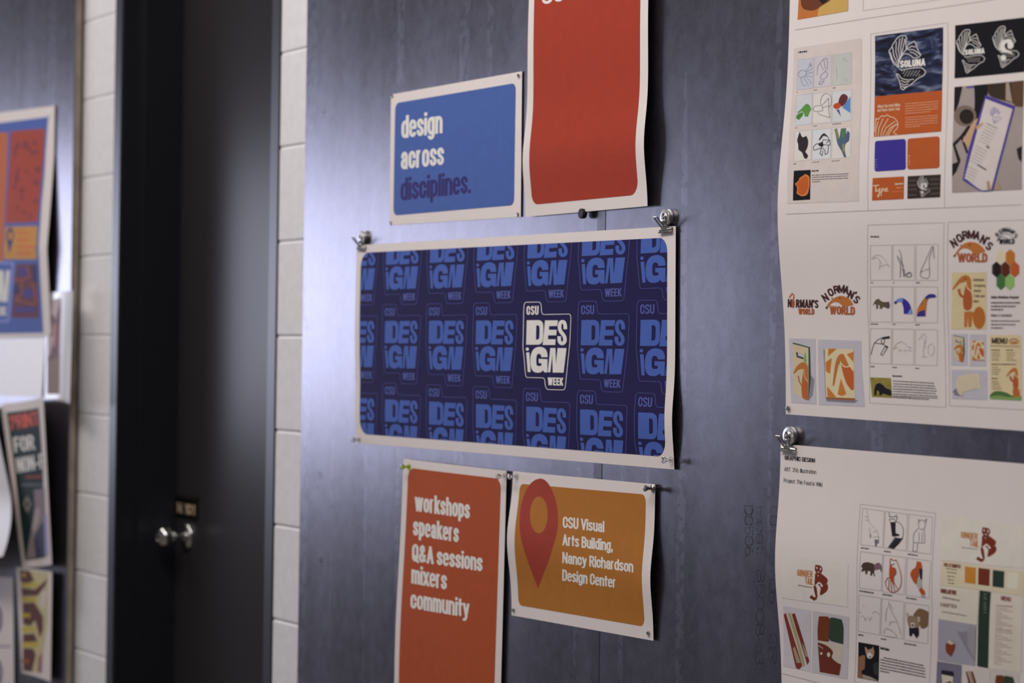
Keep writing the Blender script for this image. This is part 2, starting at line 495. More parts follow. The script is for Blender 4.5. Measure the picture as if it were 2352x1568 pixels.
class Part:
    """One printed part of a sheet; everything is given in picture points (z: origin and scale of an enlargement they were read from)."""
    def __init__(s, sheet, name, parent=None, label=None, z=(0, 0, 1), lay=1, clip=None, soft=None):
        s.sh, s.name, s.parent, s.label, s.z, s.lay = sheet, name, parent or sheet.o, label, z, lay
        s.soft = name in ('sketch', 'photograph', 'drawing') if soft is None else soft
        s.items, s.k, s.clip, s.shift = [], 0, clip, (0, 0)

    def w(s, pts):
        return [(s.z[0] + x / s.z[2], s.z[1] + y / s.z[2]) for x, y in pts]

    def _add(s, v, f, m, lay):
        uv = s.sh.uv(v) + np.array(s.shift)
        s.items.append((uv, f, m, .00018 + .00009 * (s.lay + lay) + .000009 * (s.k % 8)))
        s.k += 1

    def poly(s, pts, m, holes=(), lay=0, raw=False):
        if s.soft and len(pts) > 4:
            pts, holes = smooth(pts, True), [smooth(h, True) for h in holes]
        lo = [pts if raw else s.w(pts)] + [h if raw else s.w(h) for h in holes]
        tri = tessellate_polygon([[Vector((x, y, 0)) for x, y in l] for l in lo])
        s._add([p for l in lo for p in l], [tuple(t) for t in tri], m, lay)
        return s

    def line(s, pts, w, m, closed=False, lay=0):
        q = s.w(pts)
        if s.soft and len(q) > 3:
            q = smooth(q, closed)
        for pl in [q] if closed else split(q):
            v, f = ribbon(pl, w / s.z[2], closed)
            if v:
                s._add(v, f, m, lay)
        return s

    def text(s, t, p0, p1, h, w, m, gap=.2, lay=0, up=(.0145, -1.0)):
        q0, q1 = s.w([p0, p1])
        L = math.hypot(q1[0] - q0[0], q1[1] - q0[1])
        ex = ((q1[0] - q0[0]) / L, (q1[1] - q0[1]) / L)
        for pl in (r := set_text(t, q0, q1, h / s.z[2], w / s.z[2], gap, up))[0]:
            v, f = pen_stroke(pl, r[1], ex, up)
            if v:
                s._add(v, f, m, lay)
        return s

    def glyph(s, ch, c, ang, h, wd, w, m, lay=0):
        """One letter, centred at c and turned by ang degrees (as on an arched name)."""
        gw, st = GL[ch]
        (cx, cy), k = s.w([c])[0], s.z[2]
        h, wd, w = h / k, wd / k, w / k
        ca, sa = math.cos(math.radians(ang)), math.sin(math.radians(ang))
        for pl in [q for pl in st for q in split(pl)]:
            q = []
            for gx, gy in pl:
                x = (gx / gw - .5) * (wd - w) if gw else 0
                y = -(gy - .5) * (h - w)
                q.append((cx + x * ca - y * sa, cy + x * sa + y * ca))
            v, f = pen_stroke(q, w, (ca, sa), (-sa, ca))
            s._add(v, f, m, lay)
        return s

    def bars(s, p0, p1, h, m, seed=1, lay=0):
        """A line of print too small to read: word-long dashes."""
        rnd = random.Random(seed)
        q0, q1 = s.w([p0, p1])
        L = math.hypot(q1[0] - q0[0], q1[1] - q0[1])
        x, hh = 0.0, h / s.z[2]
        while x < L - .5:
            e = min(L, x + rnd.uniform(2.2, 8.5))
            a, b = x / L, e / L
            s._add(*ribbon([(q0[0] + (q1[0] - q0[0]) * t, q0[1] + (q1[1] - q0[1]) * t) for t in (a, b)], hh * rnd.uniform(.75, 1.0)), m, lay)
            x = e + .9
        return s

    def disc(s, c, rx, ry, m, lay=0, n=20):
        return s.poly([(c[0] + rx * math.cos(2 * math.pi * k / n), c[1] + ry * math.sin(2 * math.pi * k / n)) for k in range(n)], m, lay=lay)

    def build(s):
        sh, V, FA, MI, ms = s.sh, [], [], [], []
        n0 = 0
        gu, gv = 1 / sh.nu, 1 / sh.nv
        for uv, f, m, lift in s.items:
            if m not in ms:
                ms.append(m)
            ext = uv.max(axis=0) - uv.min(axis=0)
            if s.clip is not None or ext[0] > 1.5 * gu or ext[1] > 1.5 * gv:
                bm = bmesh.new()
                bv = [bm.verts.new((a, b, 0)) for a, b in uv]
                for t in f:
                    try:
                        bm.faces.new([bv[i] for i in t])
                    except ValueError:
                        pass
                cuts = []
                lo, hi = uv.min(axis=0), uv.max(axis=0)
                if s.clip is not None:
                    c = s.clip
                    for i in range(len(c)):
                        a, b = c[i], c[(i + 1) % len(c)]
                        cuts.append(((a[0], a[1], 0), (b[1] - a[1], -(b[0] - a[0]), 0), True))
                if ext[0] > 1.5 * gu:
                    cuts += [((i * gu, 0, 0), (1, 0, 0), False) for i in range(math.ceil(max(lo[0], -1) / gu), int(min(hi[0], 2) / gu) + 1)]
                if ext[1] > 1.5 * gv:
                    cuts += [((0, i * gv, 0), (0, 1, 0), False) for i in range(math.ceil(max(lo[1], -1) / gv), int(min(hi[1], 2) / gv) + 1)]
                for co, no, clr in cuts:
                    bmesh.ops.bisect_plane(bm, geom=bm.verts[:] + bm.edges[:] + bm.faces[:], dist=1e-7, plane_co=co, plane_no=no, clear_outer=clr)
                    if not bm.faces:
                        break
                bm.verts.index_update()
                uv = np.array([(v.co.x, v.co.y) for v in bm.verts]).reshape(-1, 2)
                f = [tuple(v.index for v in p.verts) for p in bm.faces]
                bm.free()
                if not f:
                    continue
            V.append(sh.at(uv[:, 0], uv[:, 1], lift))
            FA += [tuple(i + n0 for i in t) for t in f]
            MI += [ms.index(m)] * len(f)
            n0 += len(uv)
        if not V:
            return None
        loc = sh.loc
        o = link_mesh(s.name, np.vstack(V), FA, ms, MI, parent=s.parent, loc=loc)
        if s.label:
            o['label'] = s.label
        return o


def rrect(c, r, asp=.5, n=5):
    """A quadrilateral TL TR BR BL with rounded corners; r is the radius up and down, asp narrows it sideways."""
    out = []
    for i in range(4):
        p, a, b = Vector(c[i]), Vector(c[i - 1]), Vector(c[(i + 1) % 4])
        da, db = (a - p), (b - p)
        ra = r * (asp if abs(da.x) > abs(da.y) else 1)
        rb = r * (asp if abs(db.x) > abs(db.y) else 1)
        da, db = da.normalized() * ra, db.normalized() * rb
        for k in range(n + 1):
            t = math.pi / 2 * k / n
            out.append(tuple(p + da * (1 - math.sin(t)) + db * (1 - math.cos(t))))
    return out
# ---------------------------------------------------------------- the setting
def steel(name, rgb, rough):
    m = mat(name, rgb, rough, 1.0)
    nt = m.node_tree
    b = nt.nodes['Principled BSDF']
    tc = nt.nodes.new('ShaderNodeTexCoord')

    def noise(sx, sz, scale, det):
        mp = nt.nodes.new('ShaderNodeMapping')
        mp.inputs['Scale'].default_value = (sx, sx, sz)
        n = nt.nodes.new('ShaderNodeTexNoise')
        n.inputs['Scale'].default_value, n.inputs['Detail'].default_value = scale, det
        nt.links.new(tc.outputs['Object'], mp.inputs['Vector'])
        nt.links.new(mp.outputs['Vector'], n.inputs['Vector'])
        return n.outputs['Fac']

    def math_(op, a, b_):
        n = nt.nodes.new('ShaderNodeMath')
        n.operation = op
        for i, x in enumerate((a, b_)):
            if isinstance(x, (int, float)):
                n.inputs[i].default_value = x
            else:
                nt.links.new(x, n.inputs[i])
        return n.outputs[0]
    streak, blot, fine, mott = noise(1.0, .05, 5, 3), noise(1, .7, 3.2, 5), noise(1, 1, 170, 2), noise(1, .8, 38, 4)
    t = math_('ADD', math_('ADD', math_('MULTIPLY', streak, .38), math_('MULTIPLY', mott, .24)), math_('ADD', math_('MULTIPLY', blot, .24), math_('MULTIPLY', fine, .14)))
    # pale drawn lines down the sheet and dark scuffs
    pale = math_('MULTIPLY', math_('GREATER_THAN', noise(1.0, .012, 16, 1), .63), math_('GREATER_THAN', noise(1, .9, 60, 3), .47))
    scuff = math_('MULTIPLY', math_('GREATER_THAN', noise(1, .55, 7, 6), .662), math_('GREATER_THAN', noise(1, 1, 90, 3), .46))
    t = math_('ADD', t, math_('SUBTRACT', math_('MULTIPLY', pale, .10), math_('MULTIPLY', scuff, .16)))
    r = nt.nodes.new('ShaderNodeValToRGB')
    c = lin(rgb)
    r.color_ramp.elements[0].position, r.color_ramp.elements[1].position = .36, .64
    r.color_ramp.elements[0].color = (*[v * .72 for v in c], 1)
    r.color_ramp.elements[1].color = (*[v * 1.24 for v in c], 1)
    nt.links.new(t, r.inputs['Fac'])
    nt.links.new(r.outputs['Color'], b.inputs['Base Color'])
    nt.links.new(math_('ADD', math_('MULTIPLY', t, .16), rough - .08), b.inputs['Roughness'])
    bp = nt.nodes.new('ShaderNodeBump')
    bp.inputs['Strength'].default_value, bp.inputs['Distance'].default_value = .13, .003
    nt.links.new(streak, bp.inputs['Height'])
    nt.links.new(bp.outputs['Normal'], b.inputs['Normal'])
    return m


STEEL = steel('dark_rolled_steel', (123, 121, 132), .285)
BLOCK = mat('painted_block', (227, 225, 227), .7, 0, .25, grain=.04, scale=38, bump=.55, gain=1.22)
DOORP = mat('charcoal_door_paint', (54, 51, 54), .25, 0, .085, grain=.05, scale=120)
FRAMEP = mat('slate_frame_paint', (32, 32, 40), .36, 0, .6, grain=.04, scale=60)
AGED = mat('aged_brown_metal', (150, 139, 126), .55, 0, .4, grain=.22, scale=14)
CHROME = mat('chrome', (215, 214, 212), .16, 1.0)
STEELY = mat('nickel', (170, 168, 165), .25, 1.0)
BLACKM = mat('black_magnet', (30, 30, 34), .5, 0, .4, grain=.1, scale=200)
GAP_SHADE = mat('gap_shade_dark', (24, 22, 22), .7)  # near-black colour standing in for the shade behind the far panel

mid = H / 2
xA = P(254, mid, .003).x              # outer edge of the frame on the knob side
xB = P(270, mid, .003).x              # inner edge
xC = P(613, mid, .003).x
xD = P(632.5, mid, .003).x
DY, TOP = .15, 2.5                    # depth of the door's face, height of the frame
zj = P(665, 772, 0).z                 # a bed joint
zj -= .203 * int(zj / .203)

bm = bmesh.new()
for x0, x1, z0, z1 in ((-4.4, xA, 0, 2.95), (xD, 3.3, 0, 2.95), (xA, xD, TOP, 2.95)):
    add_box(bm, x0, x1, .0032, .2, z0, z1)
k = 0
z = zj - .203
while z < 2.95:
    lo, hi = max(0, z + .003), min(2.95, z + .203 - .003)
    for side in (-1, 1):
        x = xA if side < 0 else xD
        first = True
        while (x > -4.3) if side < 0 else (x < 3.2):
            ln = (.3 if side < 0 else .2) if (first and k % 2) else .4
            a, b_ = sorted((x, x + side * ln))
            if hi - lo > .02:
                ga, gb = (.0004 if first and side > 0 else .003), (.0004 if first and side < 0 else .003)
                add_box(bm, a + ga, b_ - gb, -.0, .02, lo, hi, .0022)
            x += side * ln
            first = False
    if z > TOP - .1:
        x = xA
        while x < xD - .1:
            add_box(bm, x + .005, min(xD, x + .4) - .005, 0, .02, max(lo, TOP), hi, .003)
            x += .4
    z += .203
    k += 1
tag(bm_obj('wall_back', bm, BLOCK), 'cream painted concrete block wall behind the steel panels', 'wall', kind='structure')

bm = bmesh.new()
add_box(bm, -4.4, 4.6, -4.2, .2, -.05, 0)
tag(bm_obj('floor', bm, mat('grey_floor', (120, 116, 112), .45, 0, .4, grain=.08, scale=9)), 'grey hallway floor below the posters', 'floor', kind='structure')

# door frame: one moulded section on each side and across the top
S0, ST = .05, .026
sec = lambda a, b_, s: [(a, .0), (a, -.002), (a + s * .001, -.003), (b_ - s * .004, -.003), (b_, .001), (b_, S0), (b_ + s * ST, S0), (b_ + s * ST, DY + .004), (a, DY + .004)]
V, FA = [], []
for pr in (sec(xA, xB, 1), sec(xD, xC, -1)):
    n0, n = len(V), len(pr)
    for zz in (0, TOP):
        V += [(x, y, zz) for x, y in pr]
    FA += [(n0 + i, n0 + (i + 1) % n, n0 + n + (i + 1) % n, n0 + n + i) for i in range(n)]
    FA += [tuple(range(n0 + n, n0 + 2 * n))]
fr = link_mesh('trim_1', V, FA, FRAMEP)
bm = bmesh.new()
bm.from_mesh(fr.data)
add_box(bm, xB - .001, xC + .001, -.003, S0, TOP - .05, TOP, .002)
add_box(bm, xB - .001, xC + .001, S0, DY + .004, TOP - .05 - ST, TOP)
bmesh.ops.recalc_face_normals(bm, faces=bm.faces[:])
bm.to_mesh(fr.data)
bm.free()
tag(fr, 'slate grey metal door frame set in the block wall', 'door frame', kind='structure')

bm = bmesh.new()
add_box(bm, xB + .003, xC - .003, DY, DY + .045, .01, TOP - .053, .002)
door = bm_obj('door_1', bm, DOORP)
tag(door, 'dark charcoal painted door with a round chrome knob', 'door', kind='structure')

# knob: rosette, neck, ball
kp = P(431, 1231, -DY)
kx, ky, kz = kp
bm = bmesh.new()
add_lathe(bm, [(.011, .010), (.0105, .034), (.013, .038), (.019, .043), (.0245, .052), (.0262, .060), (.0245, .069), (.019, .075), (.010, .0785), (.009, .0775), (0, .0775)], 32)
knob = bm_obj('door_knob', bm, CHROME, door, (kx, DY, kz), True)
bm = bmesh.new()
add_lathe(bm, [(.034, 0), (.034, .004), (.031, .008), (.022, .011), (.015, .013), (.0112, .014)], 32)
bm_obj('rosette', bm, CHROME, knob, (0, 0, 0), True)

# room number plate on the door
a, b_ = P(402, 1143, -DY + .003), P(453, 1192, -DY + .003)
sx0, sx1, sz0, sz1 = P(400, 1168, -DY + .003).x, P(453, 1168, -DY + .003).x, P(428, 1190.5, -DY + .003).z, P(428, 1146, -DY + .003).z
bm = bmesh.new()
add_box(bm, sx0, sx1, DY - .003, DY, sz0, sz1, .001)
plate = bm_obj('room_sign', bm, mat('black_plastic', (18, 16, 16), .35, 0, .5), None)
tag(plate, 'small black room number plate on the dark door above the knob', 'sign')
V, FA = [], []
zs, zh, xs, xw = sz0 + .011, (sz1 - sz0) - .022, sx0 + .022, (sx1 - sx0) - .036
st, pw = set_text('N 101', (0, 0), (xw, 0), zh, .0085, .25, (0, 1))
for pl in st:
    v, f = pen_stroke(pl, pw, (1, 0), (0, 1))
    FA += [tuple(i + len(V) for i in q) for q in f]
    V += [(xs + x, DY - .0034 - .00002 * (len(V) % 7), zs + y) for x, y in v]
link_mesh('lettering', V, FA, mat('tan_sign_ink', (196, 172, 140), .5), parent=plate)
V = []
bm = bmesh.new()
add_box(bm, sx0 - .004, sx1 + .004, DY - .006, DY, sz1 + .0005, sz1 + .010, .001)
bm_obj('holder', bm, mat('bronze_holder', (58, 52, 48), .4, .6), plate)

# steel sheets fixed to the wall
seam = P(1386, mid, .005).x
pA = P(694, mid, .005).x
z0, z1 = .35, 2.62


def steel_sheet(name, x0, x1, y0, y1, label, hem=0):
    pr = [(x0, y1), (x0, y0 + .0008), (x0 + .0008, y0)] + ([(x1 - hem, y0), (x1 - .001, y0 + .0007)] if hem else [(x1 - .0008, y0)]) + [(x1, y0 + .0015 if hem else y0 + .0008), (x1, y1)]
    n = len(pr)
    v = [(x, y, zz) for zz in (z0, z1) for x, y in pr]
    f = [(i, i + 1, n + i + 1, n + i) for i in range(n - 1)] + [(n - 1, 0, n, 2 * n - 1), tuple(range(n)), tuple(range(2 * n - 1, n - 1, -1))]
    o = link_mesh(name, v, f, STEEL, loc=((x0 + x1) / 2, y1, z0))
    b = bmesh.new()
    b.from_mesh(o.data)
    bmesh.ops.recalc_face_normals(b, faces=b.faces[:])
    b.to_mesh(o.data)
    b.free()
    return tag(o, label, 'wall panel', 'steel wall panels')


steel_sheet('steel_panel', pA, seam, -.005, -.0012, 'blue-grey steel wall panel next to the door, behind the printed banner', .026)
panelB = steel_sheet('steel_panel', seam + .0022, 3.0, -.005, -.0012, 'blue-grey steel wall panel behind the two large white project posters')
pL = P(161, mid, .028).x
panelL = steel_sheet('steel_panel', -4.3, pL, -.028, -.0255, 'blue-grey steel wall panel standing off the blocks, far side of the door')
bm = bmesh.new()
add_box(bm, -4.3, pL - .001, -.0255, -.0075, z0, z1, .001)
bm_obj('edge_channel', bm, AGED, panelL, -panelL.location)
bm = bmesh.new()
add_box(bm, -4.3, pL - .008, -.0075, -.0012, z0, z1)
bm_obj('gap_shade_backing', bm, GAP_SHADE, panelL, -panelL.location)  # inset board added so the gap to the blocks is coloured as shade

# mill stencil dotted down the panel, and two dark scuffs
SOOT = mat('stencil_ink', (46, 45, 52), .6)
for s, p0, p1, wd_ in (('Heat:', (1737, 1163), (1737, 1272), 19), ('B50084IB', (1737, 1308), (1734, 1526), 19), ('DC506.', (1709, 1160), (1710, 1280), 20), ('LOT', (1768, 1163), (1767, 1230), 20), ('5706', (1767, 1270), (1765, 1385), 20), ('CR', (1765, 1455), (1764, 1524), 20)):
    st, pw = set_text(s, p0, p1, wd_, 2.2, .9, (1, .03))
    V, FA = [], []
    for pl in st:
        for a, b_ in zip(pl, pl[1:]):
            n = max(1, int(math.hypot(b_[0] - a[0], b_[1] - a[1]) / 5 + .5))
            for i in range(n):
                c = P(a[0] + (b_[0] - a[0]) * i / n, a[1] + (b_[1] - a[1]) * i / n, .00525)
                FA.append(tuple(range(len(V), len(V) + 8)))
                V += [(c.x + .00075 * math.cos(k * math.pi / 4), c.y, c.z + .0008 * math.sin(k * math.pi / 4)) for k in range(8)]
    o = link_mesh('stencil_lettering', V, FA, SOOT, parent=panelB, loc=panelB.location)
    o['label'] = 'dotted mill stencil running down the steel'
# ---------------------------------------------------------------- pins, magnets and clips
CLEAR = mat('clear_plastic', (245, 248, 250), .08, 0, .5, trans=1.0, ior=1.49)
GREEN = mat('green_clear_plastic', (196, 226, 60), .08, 0, .5, trans=1.0, ior=1.49)
MAGNET = mat('satin_nickel', (232, 230, 226), .34, 1.0)
PINS = [(.0004, -.004), (.0058, 0), (.0060, .0012), (.0042, .0026), (.0030, .0045), (.0028, .0085), (.0036, .0112), (.0050, .0135), (.0054, .0152), (.0047, .0166), (0, .0170)]


def push_pin(px, py, h, m, label, group=None, tilt=(0, 0)):
    """px, py: where its foot meets the sheet; h: how far the sheet is from the wall there."""
    p = P(px, py, h)
    bm = bmesh.new()
    add_lathe(bm, PINS, 20)
    o = bm_obj('push_pin', bm, m, None, p, True)
    o.rotation_euler = (math.radians(tilt[0]), 0, math.radians(tilt[1]))
    bm = bmesh.new()
    add_lathe(bm, [(0, -.0055), (.0006, -.004), (.0006, .0), (.0006, .004)], 8)
    bm_obj('needle', bm, STEELY, o)
    return tag(o, label, 'push pin', group or 'push pins holding the posters')


def tack(px, py, h, label, r=.0034, m=None, group=None):
    p = P(px, py, h)
    bm = bmesh.new()
    add_lathe(bm, [(r * .9, -.0006), (r, 0), (r, .0022), (r * .86, .0029), (r * .5, .0030), (r * .42, .0024), (0, .0023)], 18)
    o = bm_obj('thumbtack', bm, m or STEELY, None, p, True)
    return tag(o, label, 'thumbtack', group or 'tacks holding the posters')


def lever(bm, prof, w0, w1, th, slot=None):
    """A bent plate: prof are (z, d) points, d out of the wall; w0 -> w1 its half widths."""
    n = len(prof)
    xs = [-1, 1] if not slot else [-1, -slot, slot, 1]
    for side in range(len(xs) - 1):
        if slot and side == 1:
            rng = [i for i in range(n - 1) if i in (0, n - 2)]
        else:
            rng = range(n - 1)
        for i in rng:
            c = []
            for j in (i, i + 1):
                w = w0 + (w1 - w0) * j / (n - 1)
                for xx in (xs[side], xs[side + 1]):
                    c.append((xx * w, prof[j]))
            z_, d_ = prof[i + 1][0] - prof[i][0], prof[i + 1][1] - prof[i][1]
            L = math.hypot(z_, d_)
            nz, nd = -d_ / L * th, z_ / L * th
            vs_ = []
            for s_ in (0, 1):
                vs_ += [bm.verts.new((x, -(p[1] + nd * s_), p[0] + nz * s_)) for x, p in c]
            for q in ((0, 1, 3, 2), (4, 6, 7, 5), (0, 2, 6, 4), (1, 5, 7, 3), (0, 4, 5, 1), (2, 3, 7, 6)):
                bm.faces.new([vs_[t] for t in q])
    bmesh.ops.recalc_face_normals(bm, faces=bm.faces[:])


def clip(px, py, panel, label, drop=.020, roll=0):
    p = P(px, py, panel)
    root = empty('magnetic_clip', p)
    tag(root, label, 'magnetic clip', 'magnetic bulldog clips holding up the posters')
    bm = bmesh.new()
    add_lathe(bm, [(.0130, 0), (.0136, .0008), (.0136, .0024), (.0128, .0028), (.0128, .0034), (.0138, .0038), (.0138, .0052), (.0130, .0056), (.0130, .0060), (.0139, .0064), (.0139, .0082), (.0133, .0090), (.0086, .0096), (.0080, .0090), (0, .0090)], 36)
    bm_obj('magnet', bm, MAGNET, root, (0, 0, 0), True)
    bm = bmesh.new()
    add_lathe(bm, [(.0068, .0090), (.0068, .0110), (.0060, .0118), (.0048, .0110), (.0046, .0098), (.0030, .0098), (.0030, .0122), (.0018, .0130), (0, .0130)], 24)
    bm_obj('spring', bm, STEELY, root, (0, 0, 0), True)
    bm = bmesh.new()
    lever(bm, [(.002, .0118), (-.006, .0112), (-drop + .004, .0078), (-drop, .0040)], .0045, .0085, .0009)
    bm_obj('back_plate', bm, STEELY, root)
    bm = bmesh.new()
    lever(bm, [(-drop + .001, .0085), (-.0145, .0120), (-.0085, .0180), (-.0035, .0228), (.0002, .0256), (.0010, .0272)], .0072, .0056, .0011, .4)
    bm_obj('lever', bm, CHROME, root)
    bm = bmesh.new()
    lever(bm, [(-drop + .0030, .0072), (-drop + .0012, .0082), (-drop - .0008, .0070), (-drop - .0034, .0094)], .0180, .0192, .0011)
    bm_obj('jaw', bm, STEELY, root)
    bm = bmesh.new()
    lever(bm, [(-drop + .0040, .0052), (-drop - .0005, .0046), (-drop - .0015, .0042)], .0180, .0186, .0008)
    bm_obj('rear_jaw', bm, STEELY, root)
    root.rotation_euler = (0, math.radians(roll), 0)
    return root
# ---------------------------------------------------------------- posters around the banner
G = lambda x, c, s: np.exp(-((x - c) / s) ** 2)
WHITE, INK, NAVY, SKY = ink((214, 205, 200)), ink((38, 32, 36)), ink((26, 20, 66)), ink((64, 88, 160))
BLUE, RED, ORANGE, OCHRE, PINRED, PURPLE = ink((66, 90, 152)), ink((150, 52, 34)), ink((158, 72, 38)), ink((160, 102, 40)), ink((146, 56, 42)), ink((48, 40, 98))
DIM = ink((76, 84, 148))
MB = .005                                # how far the door-side steel stands off the blocks

s = Sheet('poster', 'blue poster reading design across disciplines, tacked at its four corners', 'poster',
          [(898, 217), (1199, 163.6), (1196, 498), (894.6, 517)], MB + .0025, lambda u, v: .002 * np.sin(u * 3.1) * np.sin(v * 3.1))
Part(s, 'printed_panel', label='blue printed panel').poly(rrect([(908, 237), (1185, 190.5), (1181, 471), (903.6, 495)], 17), BLUE).build()
p = Part(s, 'lettering', lay=2)
p.text('design', (922, 318), (1016.5, 305.5), 52, 6.7, WHITE, .14)
p.build()
p = Part(s, 'lettering', lay=2)
p.text('across', (921, 389.5), (1020, 378), 52, 6.7, WHITE, .14)
p.build()
p = Part(s, 'lettering', lay=2, label='dark purple word disciplines')
p.text('disciplines.', (920, 461), (1082, 443), 52, 6.7, PURPLE, .14)
p.build()
for x, y, t in ((901, 220, 'silver tack at the upper corner of the blue poster nearest the door frame'), (1192, 174, 'silver tack at the upper corner of the blue poster beside the red poster'),
                (1190, 492, 'silver tack at the lower corner of the blue poster beside the red poster'), (897.5, 512, 'silver tack at the lower corner of the blue poster nearest the door frame')):
    tack(x, y, MB + .0028, t)

s = Sheet('poster', 'tall red poster with white border above the banner', 'poster',
          [(1224, -330), (1496, -420), (1487, 473), (1207, 498)], MB + .007, lambda u, v: .0085 * G(v, .84, .1) + .004 * u * u + .003 * G(v, .5, .2))
Part(s, 'printed_panel', label='red printed panel').poly(rrect([(1234, -310), (1480, -392), (1464, 447), (1220, 470.5)], 30), RED).build()
p = Part(s, 'lettering', lay=2)
p.text('scan', (1245, 11), (1352, -9), 52, 6.2, WHITE, .3)
p.build()
q = P(1340, 490.5, MB + .0085)
bm = bmesh.new()
add_lathe(bm, [(.0080, -.003), (.0086, 0), (.0086, .0052), (.0080, .0060), (0, .0060)], 32)
tag(bm_obj('disc_magnet', bm, BLACKM, None, q, True), 'round black magnet holding the bottom edge of the red poster', 'magnet')

# banner with the repeated mark
s = Sheet('banner', 'wide navy banner with rows of light blue marks and one white mark', 'banner',
          [(819, 563), (1552, 519), (1548.6, 1078), (818, 1016.5)], MB + .004,
          lambda u, v: .0055 * u ** 3 * G(v, .8, .14) + .003 * (1 - u) ** 3 * G(v, .85, .12) + .0025 * np.sin(u * 3.14) * np.sin(v * 3.14) + .004 * G(v, .45, .3) * (1 - u) ** 4)
pan = [(829, 580.5), (1533, 545.5), (1527.5, 1048.5), (826.5, 996)]
pp = rrect(pan, 34)
Part(s, 'printed_panel', label='navy printed panel').poly(pp, NAVY).build()
CLIPUV = [tuple(x) for x in s.uv(pp)]
ref = lambda a: a
LZ = (1190, 680, 7.127)


def mark(part, mf, mo, wl, wt):
    part.poly([(145, 395), (340, 392), (385, 410), (410, 450), (415, 520), (412, 680), (400, 740), (370, 780), (330, 793), (135, 793)], mf,
              [[(300, 478), (330, 478), (350, 497), (355, 540), (351, 670), (340, 700), (320, 710), (295, 710)]])
    part.poly([(443, 395), (655, 395), (640, 488), (512, 488), (508, 550), (635, 550), (628, 640), (495, 640), (490, 705), (618, 705), (610, 798), (405, 798)], mf)
    part.line([(776, 540), (774, 480), (757, 430), (730, 417), (702, 428), (684, 465), (682, 520), (697, 572), (735, 620), (763, 668), (769, 718), (757, 755), (727, 773), (693, 760), (677, 720), (675, 655)], 58, mf)
    part.disc((154, 866), 25, 27, mf)
    part.poly([(135, 920), (187, 920), (207, 1241), (161, 1241)], mf)
    part.poly([(485, 998), (480, 930), (455, 870), (400, 835), (340, 830), (280, 850), (235, 900), (210, 980), (205, 1060), (210, 1140), (235, 1210), (280, 1245), (340, 1252), (390, 1235), (412, 1208), (435, 1245), (482, 1245),
               (485, 1030), (340, 1025), (342, 1092), (385, 1097), (385, 1130), (365, 1142), (325, 1142), (305, 1120), (300, 1060), (305, 980), (325, 945), (355, 945), (378, 965), (385, 998)], mf)
    part.poly([(530, 848), (615, 848), (622, 1110), (650, 848), (795, 850), (748, 1250), (570, 1250), (563, 955), (530, 1245), (490, 1243)], mf)
    part.text('CSU', (140, 306), (337, 304), 146, wt, mo, .32)
    part.text('WEEK', (488, 1456), (738, 1463), 128, wt, mo, .25)
    part.line([(120, 107), (140, 98), (340, 96), (362, 106), (376, 130), (383, 180), (386, 240), (400, 285), (425, 300), (835, 292), (855, 305), (866, 340), (866, 400), (850, 750), (825, 1000), (778, 1470), (765, 1515), (735, 1533), (490, 1526), (468, 1508),
               (448, 1460), (440, 1380), (428, 1348), (400, 1335), (155, 1330), (135, 1318), (122, 1270), (100, 1000), (83, 850), (85, 700), (96, 200), (105, 130)], wl, mo, True)


sw = np.linalg.norm(s.q[1] - s.q[0] + s.q[2] - s.q[3]) / 2
sh_ = np.linalg.norm(s.q[3] - s.q[0] + s.q[2] - s.q[1]) / 2
for r in (-1, 0, 1):
    for c in range(-4, 3):
        lead = r == 0 and c == 0
        p = Part(s, 'logo', z=LZ, lay=2, soft=True, clip=CLIPUV, label='white mark, the only one among the blue ones' if lead else None)
        p.shift = (c * .1885 / sw, r * .1525 / sh_)
        if lead:
            mark(p, WHITE, WHITE, 10, 23)
        else:
            mark(p, SKY, DIM, 6, 19)
        p.build()
clip(838, 546, MB, 'magnetic bulldog clip on the banner corner nearest the door', roll=4)
clip(1537, 500, MB, 'magnetic bulldog clip on the banner corner under the red poster', roll=-2)
push_pin(826, 1009.5, MB + .005, CLEAR, 'clear push pin at the lower banner corner nearest the door', tilt=(2, -3))
push_pin(1542, 1057, MB + .006, CLEAR, 'clear push pin at the lower banner corner above the ochre poster', tilt=(-3, 2))

s = Sheet('poster', 'orange-red poster listing workshops, speakers and mixers under the banner', 'poster',
          [(927, 1053), (1163.5, 1081), (1143, 1850), (901, 1760)], MB + .006, lambda u, v: .004 * G(u, .0, .25) * G(v, .55, .25) + .003 * np.sin(u * 3.14) * (.4 + v))
Part(s, 'printed_panel', label='orange-red printed panel').poly(rrect([(938, 1074), (1151, 1099.5), (1128, 1810), (912, 1724)], 24), ORANGE).build()
for t, a, b_ in (('workshops', (953, 1173), (1079.5, 1191)), ('speakers', (949, 1228.5), (1054, 1245.5)), ('Q&A sessions', (946.5, 1288), (1108.5, 1312)), ('mixers', (945, 1339), (1026.5, 1354)), ('community', (943, 1396), (1078, 1418.5))):
    p = Part(s, 'lettering', lay=2)
    p.text(t, a, b_, 42 if t[0] != 'Q' else 40, 5.6, WHITE, .14)
    p.build()
push_pin(940, 1071.5, MB + .0068, GREEN, 'green clear push pin at the upper corner of the orange-red poster', tilt=(1, -3))
push_pin(1160, 1093, MB + .0068, CLEAR, 'clear push pin through the orange-red poster beside the ochre poster', tilt=(2, 2))

